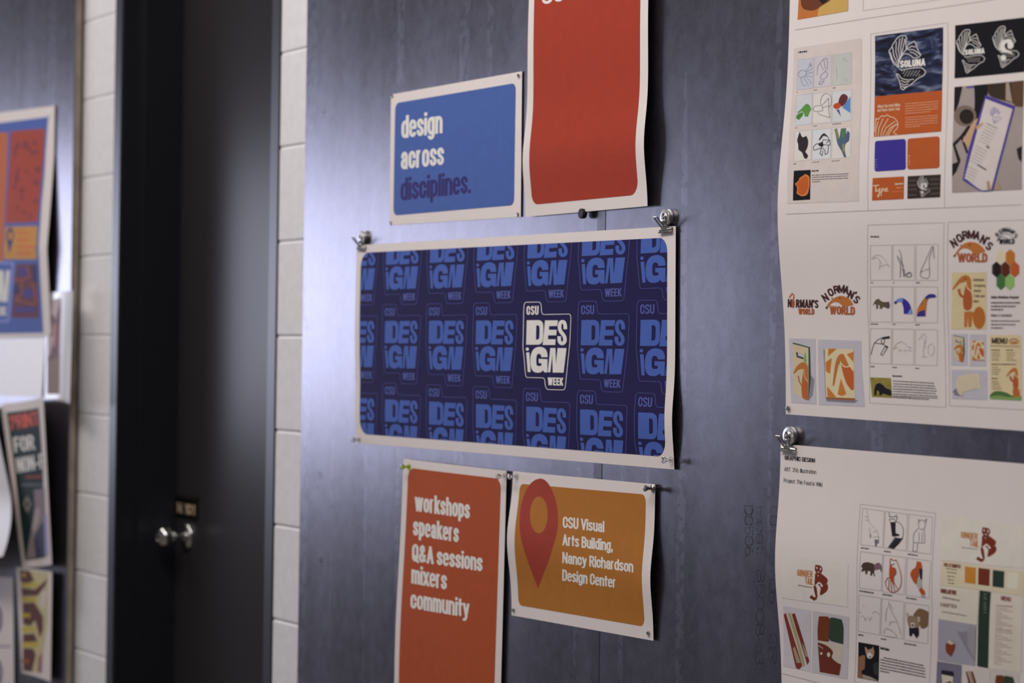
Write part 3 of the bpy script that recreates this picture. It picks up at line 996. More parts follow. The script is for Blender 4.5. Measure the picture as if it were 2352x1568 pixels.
s = Sheet('poster', 'ochre poster with a red map pin and building name', 'poster',
          [(1178.5, 1081.7), (1504.6, 1111.7), (1500.6, 1471), (1175, 1412.5)], MB + .004,
          lambda u, v: .0112 * G(v, .47, .26) * (1 - u) ** 1.6 + .0075 * u ** 1.6 * G(v, .6, .22) + .001)
OZ = (1140, 1050, 3.483)
Part(s, 'printed_panel', z=OZ, label='ochre printed panel').poly(rrect([(186, 210), (1196, 297), (1183, 1353), (175, 1181)], 62), OCHRE).build()
p = Part(s, 'map_pin', z=OZ, lay=2, label='red map pin symbol')
p.poly([(355, 168), (318, 176), (280, 203), (246, 250), (218, 312), (198, 385), (188, 460), (186, 540), (192, 610), (206, 680), (250, 825), (300, 960), (335, 1046), (372, 950), (425, 815), (466, 680), (484, 610), (494, 540), (495, 470), (488, 395), (470, 320), (445, 255), (415, 205), (385, 177)], PINRED,
       [[(341 + 72 * math.cos(k * math.pi / 12), 459 + 148 * math.sin(k * math.pi / 12)) for k in range(24)]])
p.build()
for t, a, b_ in (('CSU Visual', (533, 562), (865, 600)), ('Arts Building,', (530, 703), (935, 752)), ('Nancy Richardson', (529, 845), (1097, 921)), ('Design Center', (528, 985), (958, 1046))):
    p = Part(s, 'lettering', z=OZ, lay=2)
    p.text(t, a, b_, 90, 13.2, WHITE, .14)
    p.build()
push_pin(1187, 1093.5, MB + .006, CLEAR, 'clear push pin at the upper corner of the ochre poster beside the orange-red one', tilt=(1, -2))
push_pin(1499.5, 1121, MB + .006, STEELY, 'metal push pin at the upper corner of the ochre poster with the map pin', tilt=(0, 2))
tack(1180, 1400, MB + .0058, 'silver tack at the lower corner of the ochre poster beside the orange-red one')
tack(1490, 1453, MB + .0058, 'silver tack at the lower corner of the ochre poster farthest from the door')

# ---------------------------------------------------------------- sheets on the steel beyond the door
ML = .028
SATIN = mat('satin_paper', (212, 205, 206), .4, 0, .5, grain=.012, scale=25, gain=GAIN)
s = Sheet('poster', 'blue collage poster with red, orange and ochre tiles beyond the door', 'poster',
          [(-260, 292), (126, 242.5), (117, 772), (-260, 780)], ML + .004, lambda u, v: .016 * np.clip(1 - abs(v - .62) / .42, 0, 1) ** 1.15 * u ** 2)
LZ2, LZ3 = (0, 220, 4.9), (0, 480, 4.9)
p = Part(s, 'printed_panel', label='blue printed panel')
p.poly([(-232, 312), (111, 268), (105, 350), (102, 404), (96, 465), (91, 540), (89.5, 575), (93, 643), (97, 710), (100, 764), (-232, 770)], ink((72, 92, 158)))
p.build()
p = Part(s, 'printed_tile', z=LZ2, lay=2, label='red tile')
p.poly(rrect([(122, 400), (505, 368), (425, 1420), (65, 1432)], 25), ink((152, 62, 44)))
rnd = random.Random(4)
for k in range(26):
    x, y = rnd.uniform(130, 400), rnd.uniform(430, 1350)
    p.poly([(x, y), (x + rnd.uniform(15, 70), y - 6), (x + rnd.uniform(10, 60), y + rnd.uniform(20, 90)), (x - 4, y + rnd.uniform(20, 60))], ink((118, 52, 52)), lay=1)
p.build()
Part(s, 'printed_tile', z=LZ2, lay=2, label='orange tile').poly([(-300, 425), (88, 410), (40, 1860), (-300, 1870)], ink((172, 94, 56))).build()
p = Part(s, 'printed_tile', z=LZ3, lay=2, label='ochre tile with a navy map pin')
p.poly(rrect([(62, 200), (425, 188), (415, 566), (44, 566)], 25), ink((180, 130, 60)))
p.poly([(120, 205), (85, 235), (74, 300), (85, 380), (108, 500), (138, 385), (158, 300), (150, 235)], ink((52, 46, 96)), [[(118 + 24 * math.cos(k * .6283), 300 + 52 * math.sin(k * .6283)) for k in range(10)]], lay=1)
for k, (y, x1) in enumerate(((265, 320), (345, 335), (425, 390), (495, 345))):
    p.line([(190, y), (x1, y)], 34, ink((190, 104, 56)), lay=1)
p.build()
p = Part(s, 'printed_tile', z=LZ3, lay=2, label='dark maroon tile with violet spots')
p.poly(rrect([(185, 620), (415, 615), (440, 1222), (128, 1222)], 30), ink((96, 52, 60)))
VIO = ink((64, 58, 128))
p.poly([(360, 625), (412, 625), (425, 820), (365, 800)], ink((52, 42, 92)), lay=1)
p.poly([(160, 850), (215, 860), (222, 960), (150, 955)], ink((52, 42, 92)), lay=1)
p.disc((262, 708), 52, 55, VIO, 1)
p.disc((318, 948), 55, 58, VIO, 1)
p.line([(165, 1130), (392, 1130)], 62, VIO, lay=1)
for a in ([(300, 640), (340, 760), (250, 800), (160, 790)], [(240, 820), (250, 940), (190, 1010)], [(350, 830), (390, 900), (400, 1050)], [(170, 1020), (300, 1050), (400, 1075)]):
    p.line(a, 20, ink((140, 74, 60)), lay=1)
p.build()
p = Part(s, 'logo', z=LZ3, lay=2, label='white lettering in a pale blue outline')
p.line([(-120, 600), (148, 608), (92, 1260), (-120, 1262)], 22, ink((132, 142, 204)))
p.line([(8, 690), (-6, 1040)], 46, WHITE)
p.line([(28, 690), (40, 1045)], 26, WHITE, lay=1)
p.line([(92, 690), (62, 1045)], 42, WHITE)
p.text('WEEK', (-90, 1195), (66, 1195), 95, 18, WHITE)
p.build()
tack(111, 264, ML + .0045, 'white round tack at the corner of the blue collage poster', .0072, mat('white_plastic', (235, 235, 245), .3, 0, .5))

s = Sheet('paper_sheet', 'plain white sheet hanging below the blue collage poster', 'paper', [(-200, 690), (106, 735), (96, 912), (-200, 898)], ML + .0015, lambda u, v: .002 * v ** 2, paper=SATIN)
s = Sheet('photo_print', 'narrow photo print with curled white edge beside the plain white sheet', 'photo', [(106, 672), (168, 667), (160, 928), (103, 913)], ML + .005,
          lambda u, v: .030 * np.clip((u - .3) / .7, 0, 1) ** 1.7 * (.5 + .5 * v), paper=mat('glossy_paper', (225, 222, 226), .22, 0, .6, gain=1.2))
p = Part(s, 'photograph')
p.poly([(109, 690), (141, 683), (137, 905), (108, 905)], ink((172, 156, 160), .5))  # picture stops short: bare white stands for both border and shine
p.poly([(109, 818), (137, 812), (136, 904), (109, 904)], ink((122, 102, 86), .5), lay=1)
for a in ([(140, 690), (128, 735), (118, 800), (112, 826), (122, 826), (137, 745)], [(110, 727), (122, 722), (130, 745), (120, 775), (112, 760)], [(124, 772), (136, 750), (135, 812), (122, 826)]):
    p.poly(a, ink((100, 66, 74), .5), lay=2)
p.poly([(122, 750), (129, 738), (128, 790), (122, 800)], ink((176, 120, 116), .5), lay=3)
p.build()
tack(108, 683, ML + .006, 'dark tack at the corner of the narrow photo print', .003)

s = Sheet('flyer', 'tilted dark green flyer with red and white block letters', 'flyer', [(2, 928), (99, 911), (119, 1296), (52, 1304)], ML + .005, lambda u, v: .044 * np.clip((u - .25) / .75, 0, 1) ** 1.8)
DG = ink((26, 40, 42))
p = Part(s, 'printed_panel', label='dark green printed panel')
p.poly([(15, 947), (89, 936), (98, 1060), (102, 1176), (106, 1279), (57.5, 1287), (44, 1170), (31.5, 1060)], DG)
p.build()
p = Part(s, 'lettering', lay=2, label='red word PRINT')
p.text('PRINT', (26, 987), (91.5, 976), 33, 4.4, ink((204, 92, 78)), .2, up=(-.12, -.98))
p.build()
p = Part(s, 'lettering', lay=2)
p.text('FOR', (34, 1039), (81, 1032), 35, 5.2, WHITE, .2, up=(-.12, -.98))
p.build()
p = Part(s, 'lettering', lay=2)
p.text('NON-F', (40, 1086), (103, 1075), 35, 4.6, WHITE, .2, up=(-.1, -.98))
p.build()
p = Part(s, 'caption', lay=2)
p.bars((60, 1096), (97, 1094), 6, ink((150, 66, 58)), 3)
p.bars((50, 1113), (99, 1113), 7, ink((96, 98, 108)), 4)
p.poly([(62, 1138), (72, 1156), (63, 1178), (53, 1156)], ink((120, 120, 108)))
p.poly([(62, 1147), (67, 1156), (63, 1168), (58, 1156)], DG, lay=1)
p.build()
p = Part(s, 'photograph', lay=2)
p.poly([(78, 1124), (103, 1122), (107, 1276), (60, 1284), (73, 1210), (80, 1170)], ink((128, 116, 120)))
p.poly([(86, 1218), (100, 1195), (105, 1277), (83, 1281), (79, 1240)], ink((66, 66, 88)), lay=1)
p.poly([(81, 1170), (91, 1166), (91, 1190), (80, 1222), (74, 1214)], ink((158, 144, 144)), lay=1)
p.poly([(102, 1180), (108, 1180), (112, 1276), (104, 1277)], ink((150, 148, 190)), lay=1)
p.build()

s = Sheet('paper_sheet', 'white sheet curling off the steel beside the dark green flyer', 'paper', [(-160, 925), (-18, 935), (6, 1277), (-160, 1310)], ML + .0075, lambda u, v: .056 * np.clip((v - .56) / .44, 0, 1) ** 1.9 + .02 * np.clip(u, 0, 1) ** 3, paper=SATIN)
s = Sheet('flyer', 'yellow and brown flyer hanging under the dark green flyer', 'flyer', [(37, 1302), (119.5, 1313), (116, 1566), (50, 1544)], ML + .007, lambda u, v: .013 * np.clip((u - .2) / .8, 0, 1) ** 2)
YZ = (0, 1280, 5.445)
YEL, BRN = ink((184, 164, 44)), ink((92, 56, 54))
p = Part(s, 'printed_panel', z=YZ, label='mottled cream and brown picture')
p.poly([(245, 155), (605, 190), (600, 800), (540, 1180), (525, 1450), (285, 1420), (280, 800)], ink((186, 174, 132)))
for a in ([(246, 158), (370, 165), (430, 290), (330, 330), (260, 300)], [(270, 380), (440, 400), (600, 260), (570, 350), (470, 480), (280, 480)], [(285, 570), (430, 560), (540, 740), (540, 900), (500, 1010), (440, 780), (380, 860), (290, 830)],
          [(290, 960), (430, 950), (470, 1050), (290, 1060)], [(290, 1130), (420, 1140), (450, 1220), (400, 1430), (290, 1415)]):
    p.poly(a, BRN, lay=1)
p.poly([(520, 420), (590, 420), (560, 640), (510, 620)], ink((196, 186, 176)), lay=1)
p.poly([(480, 1250), (530, 1180), (525, 1440), (470, 1430)], ink((150, 104, 108)), lay=1)
p.build()
for k, (y, x1) in enumerate(((215, 330), (340, 470), (520, 450), (720, 380), (895, 440), (1085, 480), (1290, 370))):
    p = Part(s, 'lettering', z=YZ, lay=3, label='yellow blurred lettering')
    p.bars((275, y), (x1, y + 6), 62, YEL if k < 6 else ink((140, 92, 40)), 9 + k)
    p.build()
s = Sheet('flyer', 'white flyer with grey round drawings beside the yellow flyer', 'flyer', [(-120, 1318), (30, 1326), (33, 1640), (-120, 1640)], ML + .003, lambda u, v: .004 * v)
p = Part(s, 'drawing')
for c in ((-4, 1422), (-4, 1545)):
    p.disc(c, 10, 30, ink((120, 112, 118)))
    p.disc((c[0] - 2, c[1] - 3), 5, 16, ink((176, 168, 172)), 1)
p.bars((-10, 1484), (24, 1484), 7, ink((160, 154, 160)), 2)
p.build()
# ---------------------------------------------------------------- the two large project posters
RULE, PALE, CARD = ink((150, 142, 142)), ink((170, 162, 161)), ink((194, 183, 178))
GREY, DKB, ANT, ANTD = ink((178, 174, 182)), ink((62, 34, 34)), ink((174, 106, 52)), ink((164, 84, 44))
CREAM, BLACKI, COB, RST = ink((206, 190, 150)), ink((16, 15, 20)), ink((54, 44, 132)), ink((166, 80, 36))
LT = ink((200, 194, 190))


def water():
    m = ink((34, 40, 62)).copy()
    m.name = 'dark_water_print'
    nt = m.node_tree
    b = nt.nodes['Principled BSDF']
    tc, mp, n, r = (nt.nodes.new(t) for t in ('ShaderNodeTexCoord', 'ShaderNodeMapping', 'ShaderNodeTexNoise', 'ShaderNodeValToRGB'))
    mp.inputs['Scale'].default_value = (22, 22, 75)
    n.inputs['Scale'].default_value, n.inputs['Detail'].default_value, n.inputs['Distortion'].default_value = 1.0, 4, 1.1
    e = r.color_ramp.elements
    e[0].position, e[0].color = .36, (*[v * GAIN for v in lin((14, 14, 24))], 1)
    e[1].position, e[1].color = .72, (*[v * GAIN for v in lin((116, 124, 146))], 1)
    x = e.new(.52)
    x.color = (*[v * GAIN for v in lin((36, 42, 72))], 1)
    nt.links.new(tc.outputs['Object'], mp.inputs['Vector'])
    nt.links.new(mp.outputs['Vector'], n.inputs['Vector'])
    nt.links.new(n.outputs['Fac'], r.inputs['Fac'])
    nt.links.new(r.outputs['Color'], b.inputs['Base Color'])
    return m


WATER = water()


def frame(part, pts, w=1.0, m=None, closed=True):
    sf, part.soft = part.soft, False
    part.line(pts, w * part.z[2], m or RULE, closed)
    part.soft = sf


def cell(sheet, q, z, name='sketch', fill=None, label=None):
    p = Part(sheet, name, z=z, lay=2, label=label)
    if fill:
        p.poly(q, fill)
    frame(p, q, .7, ink((160, 152, 152)))
    p.lay = 3
    return p


def inner(q):
    """Map 0..1 across, 0..1 down into the quadrilateral q."""
    return lambda x, y: ((1 - x) * (1 - y) * q[0][0] + x * (1 - y) * q[1][0] + x * y * q[2][0] + (1 - x) * y * q[3][0],
                         (1 - x) * (1 - y) * q[0][1] + x * (1 - y) * q[1][1] + x * y * q[2][1] + (1 - x) * y * q[3][1])


def strokes(p, q, ls, w, m, lay=0):
    f = inner(q)
    for l in ls:
        p.line([f(*a) for a in l], w * p.z[2], m, lay=lay)


def shapes(p, q, polys, lay=0):
    f = inner(q)
    for l, m in polys:
        p.poly([f(*a) for a in l], m, lay=lay)


def oval(cx, cy, rx, ry, n=16, a0=0, a1=360):
    return [(cx + rx * math.cos(math.radians(a0 + (a1 - a0) * k / n)), cy + ry * math.sin(math.radians(a0 + (a1 - a0) * k / n))) for k in range(n + 1)]


# --- upper poster
s = Sheet('project_poster', 'large white project poster with dark fish logos and anteater drawings', 'poster',
          [(1818, -300), (2720, -505), (2700, 1014), (1805, 951)], MB + .004,
          lambda u, v: .0155 * G(v, .62, .17) * (1 - .55 * u) + .004 * G(v, .62, .3) + .002 * np.sin(u * 6) ** 2)
TZ, TZ2, TZ3, TZ4 = (1780, 0, 4.112), (1780, 280, 4.112), (1780, 480, 4.112), (1780, 740, 4.112)
p = Part(s, 'rule')
for l in ([(1826, 69), (2000, 41), (2230, 7), (2360, -13)], [(1806, 491.5), (2000, 483.5), (2347, 470)], [(2000, 78), (1997, 300), (1994, 482)], [(2000, 78), (2177, 52)], [(2177, 52), (2174, 300), (2170, 475)],
          [(1982, 24.5), (2151, 0), (2360, -36)], [(1982, 24.5), (1986, -60)], [(1993.5, 516.5), (2168.6, 511)], [(1993.5, 516.5), (1993, 700), (1997.7, 925)], [(1997.7, 925), (2172.7, 935)], [(2168.6, 511), (2167, 700), (2172.7, 935)],
          [(2178, 510), (2352, 504.8)], [(2178, 510), (2176, 700), (2181, 931)], [(2181, 931), (2352, 940.6)]):
    p.line(l, .9 if len(l) < 4 and l[0][0] > 1900 else 1.1, PALE if l[0][0] > 1900 else RULE)
p.build()
p = Part(s, 'photograph', label='orange and black photo at the top of the sheet')
p.poly([(1838, -70), (1950, -88), (1948, 25.5), (1832, 45.5)], ink((176, 104, 52)))
p.poly([(1895, -60), (1950, -70), (1948, 25.5), (1878, 37)], ink((184, 150, 84)), lay=1)
p.poly([(1842, -40), (1915, -50), (1912, -5), (1890, 12), (1868, 24), (1846, 20), (1840, 5)], ink((98, 54, 34)), lay=2)
p.poly([(1880, -40), (1915, -45), (1900, 2), (1890, 9), (1882, 0)], ink((30, 24, 28)), lay=3)
p.build()

card = Part(s, 'printed_card', label='pale grey card of fish sketches')
card.poly([(1824, 110.6), (1979, 87.5), (1977, 280), (1973, 462), (1808, 468), (1815, 280)], CARD)
card.build()
OLZ = (1800, 90, 6.53)
rows = [[(215, 310), (450, 278), (445, 735), (200, 762)], [(465, 270), (722, 240), (715, 705), (452, 728)], [(740, 235), (1022, 205), (1018, 670), (735, 697)],
        [(195, 845), (432, 815), (425, 1272), (178, 1297)], [(443, 815), (720, 788), (712, 1245), (435, 1270)], [(735, 785), (1020, 755), (1018, 1222), (730, 1248)],
        [(172, 1380), (428, 1362), (412, 1804), (157, 1836)], [(440, 1360), (712, 1338), (705, 1790), (431, 1815)], [(735, 1330), (1018, 1310), (1006, 1773), (725, 1795)]]
PEN, SOFT = ink((88, 84, 90)), ink((150, 148, 152))
C = [None] * 9
for i, q in enumerate(rows):
    C[i] = cell(s, q, OLZ, 'sketch', [ink((176, 178, 188)), ink((186, 180, 186)), ink((176, 178, 172)), ink((186, 188, 192)), LT, ink((190, 192, 192)), LT, ink((194, 196, 198)), LT][i])
strokes(C[0], rows[0], [oval(.3, .48, .25, .11), [(.5, .42), (.7, .3), (.8, .15), (.85, .3), (.9, .2)], [(.55, .45), (.95, .35)], [(.55, .5), (.98, .47)], [(.5, .55), (.95, .62)], [(.5, .55), (.8, .75), (.9, .85)], [(.2, .6), (.35, .85), (.55, .9)], [(.4, .6), (.6, .78), (.7, .9)]], .7, PEN)
strokes(C[1], rows[1], [[(.2, .6), (.2, .35), (.35, .2), (.55, .1), (.72, .08), (.78, .25), (.75, .45)], [(.55, .1), (.6, .3), (.7, .45)], [(.35, .22), (.5, .4), (.65, .5)], [(.38, .72), (.42, .6), (.7, .5), (.78, .6), (.72, .7), (.5, .75), (.38, .72)], [(.3, .9), (.45, .92), (.6, .78)], [(.3, .9), (.35, .82), (.5, .8)]], .9, PEN)
strokes(C[2], rows[2], [[(.5, .1), (.6, .2), (.7, .12)], [(.55, .2), (.65, .24), (.85, .26)], [(.65, .85), (.72, .82), (.78, .9)], [(.2, .4), (.25, .8)]], .7, SOFT)
shapes(C[3], rows[3], [([(.1, .55), (.3, .48), (.6, .32), (.8, .35), (.95, .5), (.85, .62), (.75, .75), (.55, .72), (.5, .6), (.35, .55), (.12, .6)], ink((84, 134, 60))), ([(.05, .68), (.2, .6), (.48, .58), (.42, .7), (.2, .82), (.05, .76)], ink((70, 118, 54)))])
strokes(C[4], rows[4], [[(.02, .52), (.12, .42), (.5, .42), (.55, .6), (.1, .6), (.02, .52)], oval(.72, .3, .3, .26, 14, -200, 60), [(.5, .42), (.85, .2)], [(.52, .5), (.85, .45)], [(.85, .2), (.88, .6), (.95, .85)], [(.25, .62), (.4, .72), (.95, .85)]], .9, INK)
shapes(C[5], rows[5], [([(.3, .4), (.38, .22), (.52, .12), (.7, .14), (.82, .25), (.7, .42), (.5, .52)], ink((92, 40, 46))), (oval(.25, .48, .2, .1), ink((170, 66, 34))), ([(.52, .55), (.95, .22), (.95, .75)], ink((84, 126, 178))), ([(.2, .6), (.36, .6), (.46, .84)], ink((84, 72, 140)))])
shapes(C[6], rows[6], [([(.28, .02), (.4, .18), (.5, .22), (.68, .18), (.8, .35), (.78, .55), (.65, .72), (.82, .85), (.75, .96), (.6, .92), (.45, .72), (.25, .62), (.22, .45), (.15, .3)], ink((44, 36, 40)))])
strokes(C[7], rows[7], [[(.35, .35), (.5, .2), (.65, .15), (.85, .28), (.9, .42), (.75, .48)], [(.1, .68), (.05, .58), (.2, .48), (.5, .45), (.6, .35), (.95, .4), (.98, .55), (.6, .52)], [(.1, .68), (.5, .62), (.68, .7), (.7, .85), (.85, .8), (.88, .55)], [(.5, .62), (.42, .8), (.55, .88), (.58, .7)]], 1.5, INK)
shapes(C[7], rows[7], [([(.35, .34), (.6, .14), (.85, .28), (.6, .22), (.4, .36)], INK), ([(.3, .5), (.55, .4), (.62, .55), (.5, .6)], INK)], 1)
shapes(C[8], rows[8], [([(.1, .04), (.25, .03), (.38, .35), (.45, .04), (.72, .03), (.74, .25), (.8, .12), (.92, .2), (.9, .45), (.72, .55), (.68, .75), (.78, .98), (.65, .98), (.52, .78), (.3, .55), (.2, .3)], ink((70, 92, 110))), ])
shapes(C[8], rows[8], [([(.12, .05), (.24, .05), (.36, .36), (.28, .38)], ink((122, 122, 64))), ([(.47, .06), (.7, .05), (.64, .4), (.5, .3)], ink((74, 112, 72))), ([(.56, .55), (.64, .55), (.66, .8), (.58, .78)], ink((150, 134, 70))), ([(.8, .14), (.9, .22), (.88, .44), (.74, .5)], ink((82, 78, 118)))], 1)
for c in C:
    c.build()
for i, (x, y, ln) in enumerate(((197, 798, 18), (450, 766, 55), (737, 733, 45), (173, 1332, 40), (440, 1305, 65), (733, 1276, 130), (150, 1872, 40), (425, 1850, 110), (722, 1830, 120))):
    p = Part(s, 'caption', z=OLZ, lay=2)
    p.bars((x, y), (x + ln, y - ln * .1), 13, ink((96, 88, 90)), i)
    p.build()
p = Part(s, 'caption', z=OLZ, lay=2)
p.bars((222, 198), (352, 183), 26, INK, 31)
p.build()
p = Part(s, 'caption', z=TZ2, lay=2)
p.text('Betta Fish', (350, 472), (414, 468), 17, 3.2, INK, .1)
for k, (y, x1) in enumerate(((504, 698), (524, 690), (545, 694), (566, 428))):
    p.bars((350, y), (x1, y - (x1 - 350) * .045), 9, ink((92, 84, 86)), 40 + k)
p.build()
p = Part(s, 'photograph', z=TZ2, lay=2, label='orange fish on black')
p.poly([(180, 460), (340, 452), (335, 733), (172, 743)], BLACKI)
p.poly([(190, 585), (225, 555), (235, 530), (290, 492), (325, 515), (328, 585), (320, 650), (300, 690), (250, 700), (205, 672), (212, 620)], ink((196, 118, 60)), lay=1)
p.poly([(200, 590), (230, 562), (242, 540), (285, 508), (312, 525), (316, 585), (308, 640), (285, 678), (245, 684), (214, 662), (222, 615)], ink((178, 84, 36)), lay=2)
p.build()

# fish mark
FISH = [[(410, 625), (340, 570), (302, 480), (285, 415), (318, 372), (330, 335), (362, 292), (378, 268), (400, 245), (440, 226), (490, 228), (505, 262), (492, 300), (500, 392)],
        [(300, 430), (330, 530), (400, 605)], [(330, 370), (345, 480), (400, 585)], [(375, 300), (370, 430), (405, 555)], [(420, 260), (400, 400), (420, 515)], [(455, 245), (430, 370), (435, 485)], [(485, 262), (462, 360), (442, 452)],
        [(405, 620), (405, 545), (430, 480), (500, 395), (520, 345), (560, 318), (600, 295), (620, 335), (640, 400), (680, 465), (650, 495), (590, 502), (550, 470), (500, 450), (455, 465), (422, 512), (408, 560)],
        [(505, 400), (560, 358), (620, 366)], [(525, 405), (580, 400), (630, 430), (665, 460)], [(545, 430), (590, 440), (640, 480)],
        [(410, 640), (450, 652), (560, 632), (690, 626), (740, 675), (716, 720), (640, 760), (560, 830), (500, 868), (460, 900), (435, 880), (410, 780), (375, 702), (402, 706), (440, 755), (520, 776), (592, 765)],
        [(430, 780), (480, 805), (540, 795)], [(432, 815), (470, 840), (525, 825)], [(440, 850), (470, 870), (505, 855)]]
DOTS = [(x + (18 if r % 2 else 0), 662 + 15 * r) for r in range(5) for x in range(440 + 8 * r, 660, 36)]


def fish(p, tf, w, m, lay=1, moon=False):
    for l in FISH:
        p.line([tf(*a) for a in l], w, m, lay=lay)
    for x, y in DOTS[::2 if w < 5 else 1]:
        p.line([tf(x, y), tf(x + 10, y + 4)], w * .7, m, lay=lay)
    if moon:
        p.poly([tf(*a) for a in [(415, 615), (420, 540), (450, 480), (510, 440), (580, 440), (620, 480), (625, 560), (590, 600), (560, 590), (540, 560), (545, 500), (520, 500), (490, 540), (520, 600), (600, 640), (640, 690), (560, 660), (470, 650)]], m, lay=lay + 1)
        p.disc(tf(600, 535), *[abs(a - b_) for a, b_ in zip(tf(48, 55), tf(0, 0))], m, lay + 2)
        p.disc(tf(470, 740), *[abs(a - b_) for a, b_ in zip(tf(48, 46), tf(0, 0))], m, lay + 2)


SZ = (1990, 40, 5.405)
p = Part(s, 'printed_panel', lay=2, label='dark water picture')
p.poly([(2010, 82.7), (2166.6, 62.5), (2164, 207.5), (2009.3, 221.8)], WATER)
p.build()
p = Part(s, 'logo', soft=True, z=SZ, lay=3, label='white line fish with a name across it')
p.poly([(410, 625), (302, 480), (285, 415), (330, 335), (400, 245), (490, 228), (505, 262), (500, 340), (600, 295), (640, 400), (680, 465), (590, 502), (500, 450), (422, 512)], ink((40, 40, 58)))
p.poly([(410, 640), (690, 626), (740, 675), (640, 760), (560, 830), (460, 900), (435, 880), (375, 702)], ink((26, 26, 34)))
fish(p, lambda x, y: (x, y), 8, WHITE)
p.text('SOLUNA', (420, 625), (736, 597), 88, 21, WHITE, .12, lay=3)
p.build()
p = Part(s, 'printed_panel', soft=True, z=SZ, lay=2, label='rust orange panel with small print')
p.poly([(104, 983), (942, 902), (930, 1415), (95, 1482)], RST)
IV = ink((216, 196, 168))
for l in ([(105, 1420), (115, 1330), (122, 1250), (150, 1268), (190, 1222), (230, 1228), (258, 1208), (300, 1232), (345, 1245), (385, 1290), (395, 1335), (382, 1378), (345, 1415), (350, 1440), (385, 1452)],
          [(118, 1478), (125, 1380), (150, 1290)], [(148, 1478), (160, 1370), (210, 1255)], [(180, 1474), (200, 1380), (275, 1255)], [(205, 1470), (245, 1370), (360, 1290)], [(240, 1470), (300, 1370), (380, 1325)], [(268, 1466), (340, 1350), (392, 1322)]):
    p.line(l, 7, IV, lay=1)
p.text('Where Sun meets Moon,', (140, 1126), (425, 1100), 40, 3.2, IV, .1, lay=1)
p.text('and Flavor meets Soul.', (138, 1174), (415, 1150), 40, 3.2, IV, .1, lay=1)
for k, (y, x1) in enumerate(((1072, 905), (1102, 895), (1132, 895), (1162, 890), (1192, 800), (1245, 890), (1275, 895), (1305, 890), (1335, 890), (1362, 670))):
    p.bars((485, y), (x1, y - (x1 - 485) * .075), 9, ink((204, 150, 116)), 60 + k, lay=1)
p.build()
p = Part(s, 'swatch', z=TZ2, lay=2, label='cobalt blue swatch')
p.poly(rrect([(945, 180), (1237, 159), (1238, 450), (941, 469)], 28, .8), COB)
for k in range(4):
    p.bars((950, 358 + k * 24), (968, 357 + k * 24), 7, ink((120, 112, 180)), k, lay=1)
p.build()
p = Part(s, 'swatch', z=TZ2, lay=2, label='rust orange swatch')
p.poly(rrect([(1253, 158), (1556, 134), (1555, 434), (1251, 450)], 28, .8), RST)
for k in range(4):
    p.bars((1260, 322 + k * 26), (1282, 320 + k * 26), 7, ink((206, 150, 110)), k, lay=1)
p.build()
p = Part(s, 'printed_card', z=TZ2, lay=2, label='rust card with a script word')
p.poly([(925, 530), (1221, 514), (1217, 727), (918, 741)], RST)
p.line([(926, 603), (985, 597)], 7, IV, lay=1)
p.line([(955, 602), (952, 660)], 7, IV, lay=1)
p.line([(965, 630), (966, 655), (978, 658), (992, 625), (990, 680), (978, 712), (972, 695), (1000, 660)], 6, IV, lay=1)
p.line([(1008, 628), (1006, 700)], 6, IV, lay=1)
p.line([(1008, 640), (1024, 625), (1032, 642), (1010, 660)], 6, IV, lay=1)
p.line([(1040, 645), (1065, 638), (1058, 622), (1042, 632), (1042, 655), (1075, 652)], 6, IV, lay=1)
p.text('Sunny Moods', (1135, 594), (1214, 588), 15, 3, IV, .1, lay=1)
p.bars((1150, 622), (1210, 618), 8, ink((206, 150, 110)), 2, lay=1)
p.bars((1110, 658), (1210, 652), 5, ink((196, 130, 90)), 3, lay=1)
p.build()
p = Part(s, 'photograph', z=TZ2, lay=2, label='dark photo with the glowing fish mark')
p.poly([(1255, 512), (1567, 495), (1560, 710), (1252, 725)], ink((50, 40, 38)))
for y in (555, 600, 640, 690):
    p.line([(1262, y), (1340, y - 4)], 12, ink((84, 72, 64)), lay=1)
    p.line([(1470, y - 12), (1555, y - 16)], 12, ink((84, 72, 64)), lay=1)
fish(p, lambda x, y: (1348 + (x - 285) * .26, 512 + (y - 225) * .295), 3, ink((190, 184, 180)), 2, True)
p.build()
p = Part(s, 'printed_panel', z=TZ, lay=2, label='black panel with two white fish marks')
p.poly([(1703, 240), (2366, 163), (2360, 678), (1697, 740)], BLACKI)
p.build()
KZ = (2170, 20, 5.6)
p = Part(s, 'logo', soft=True, z=KZ, lay=3, label='white line fish on black with a name')
fish(p, lambda x, y: (155 + (x - 285) * .80, 268 + (y - 225) * .83), 7, WHITE)
p.text('SOLUNA', (262, 598), (516, 574), 70, 18, WHITE, .1, lay=3)
p.build()
p = Part(s, 'logo', soft=True, z=KZ, lay=3, label='white fish on black with a solid crescent letter')
fish(p, lambda x, y: (622 + (x - 285) * .74, 225 + (y - 225) * .79), 7, WHITE, 1, True)
p.build()
p = Part(s, 'photograph', z=(2170, 180, 5.808), lay=2, label='photo of a hand holding a purple edged menu card')
p.poly([(130, 115), (1060, 25), (1030, 1482), (100, 1525)], ink((150, 138, 134)))
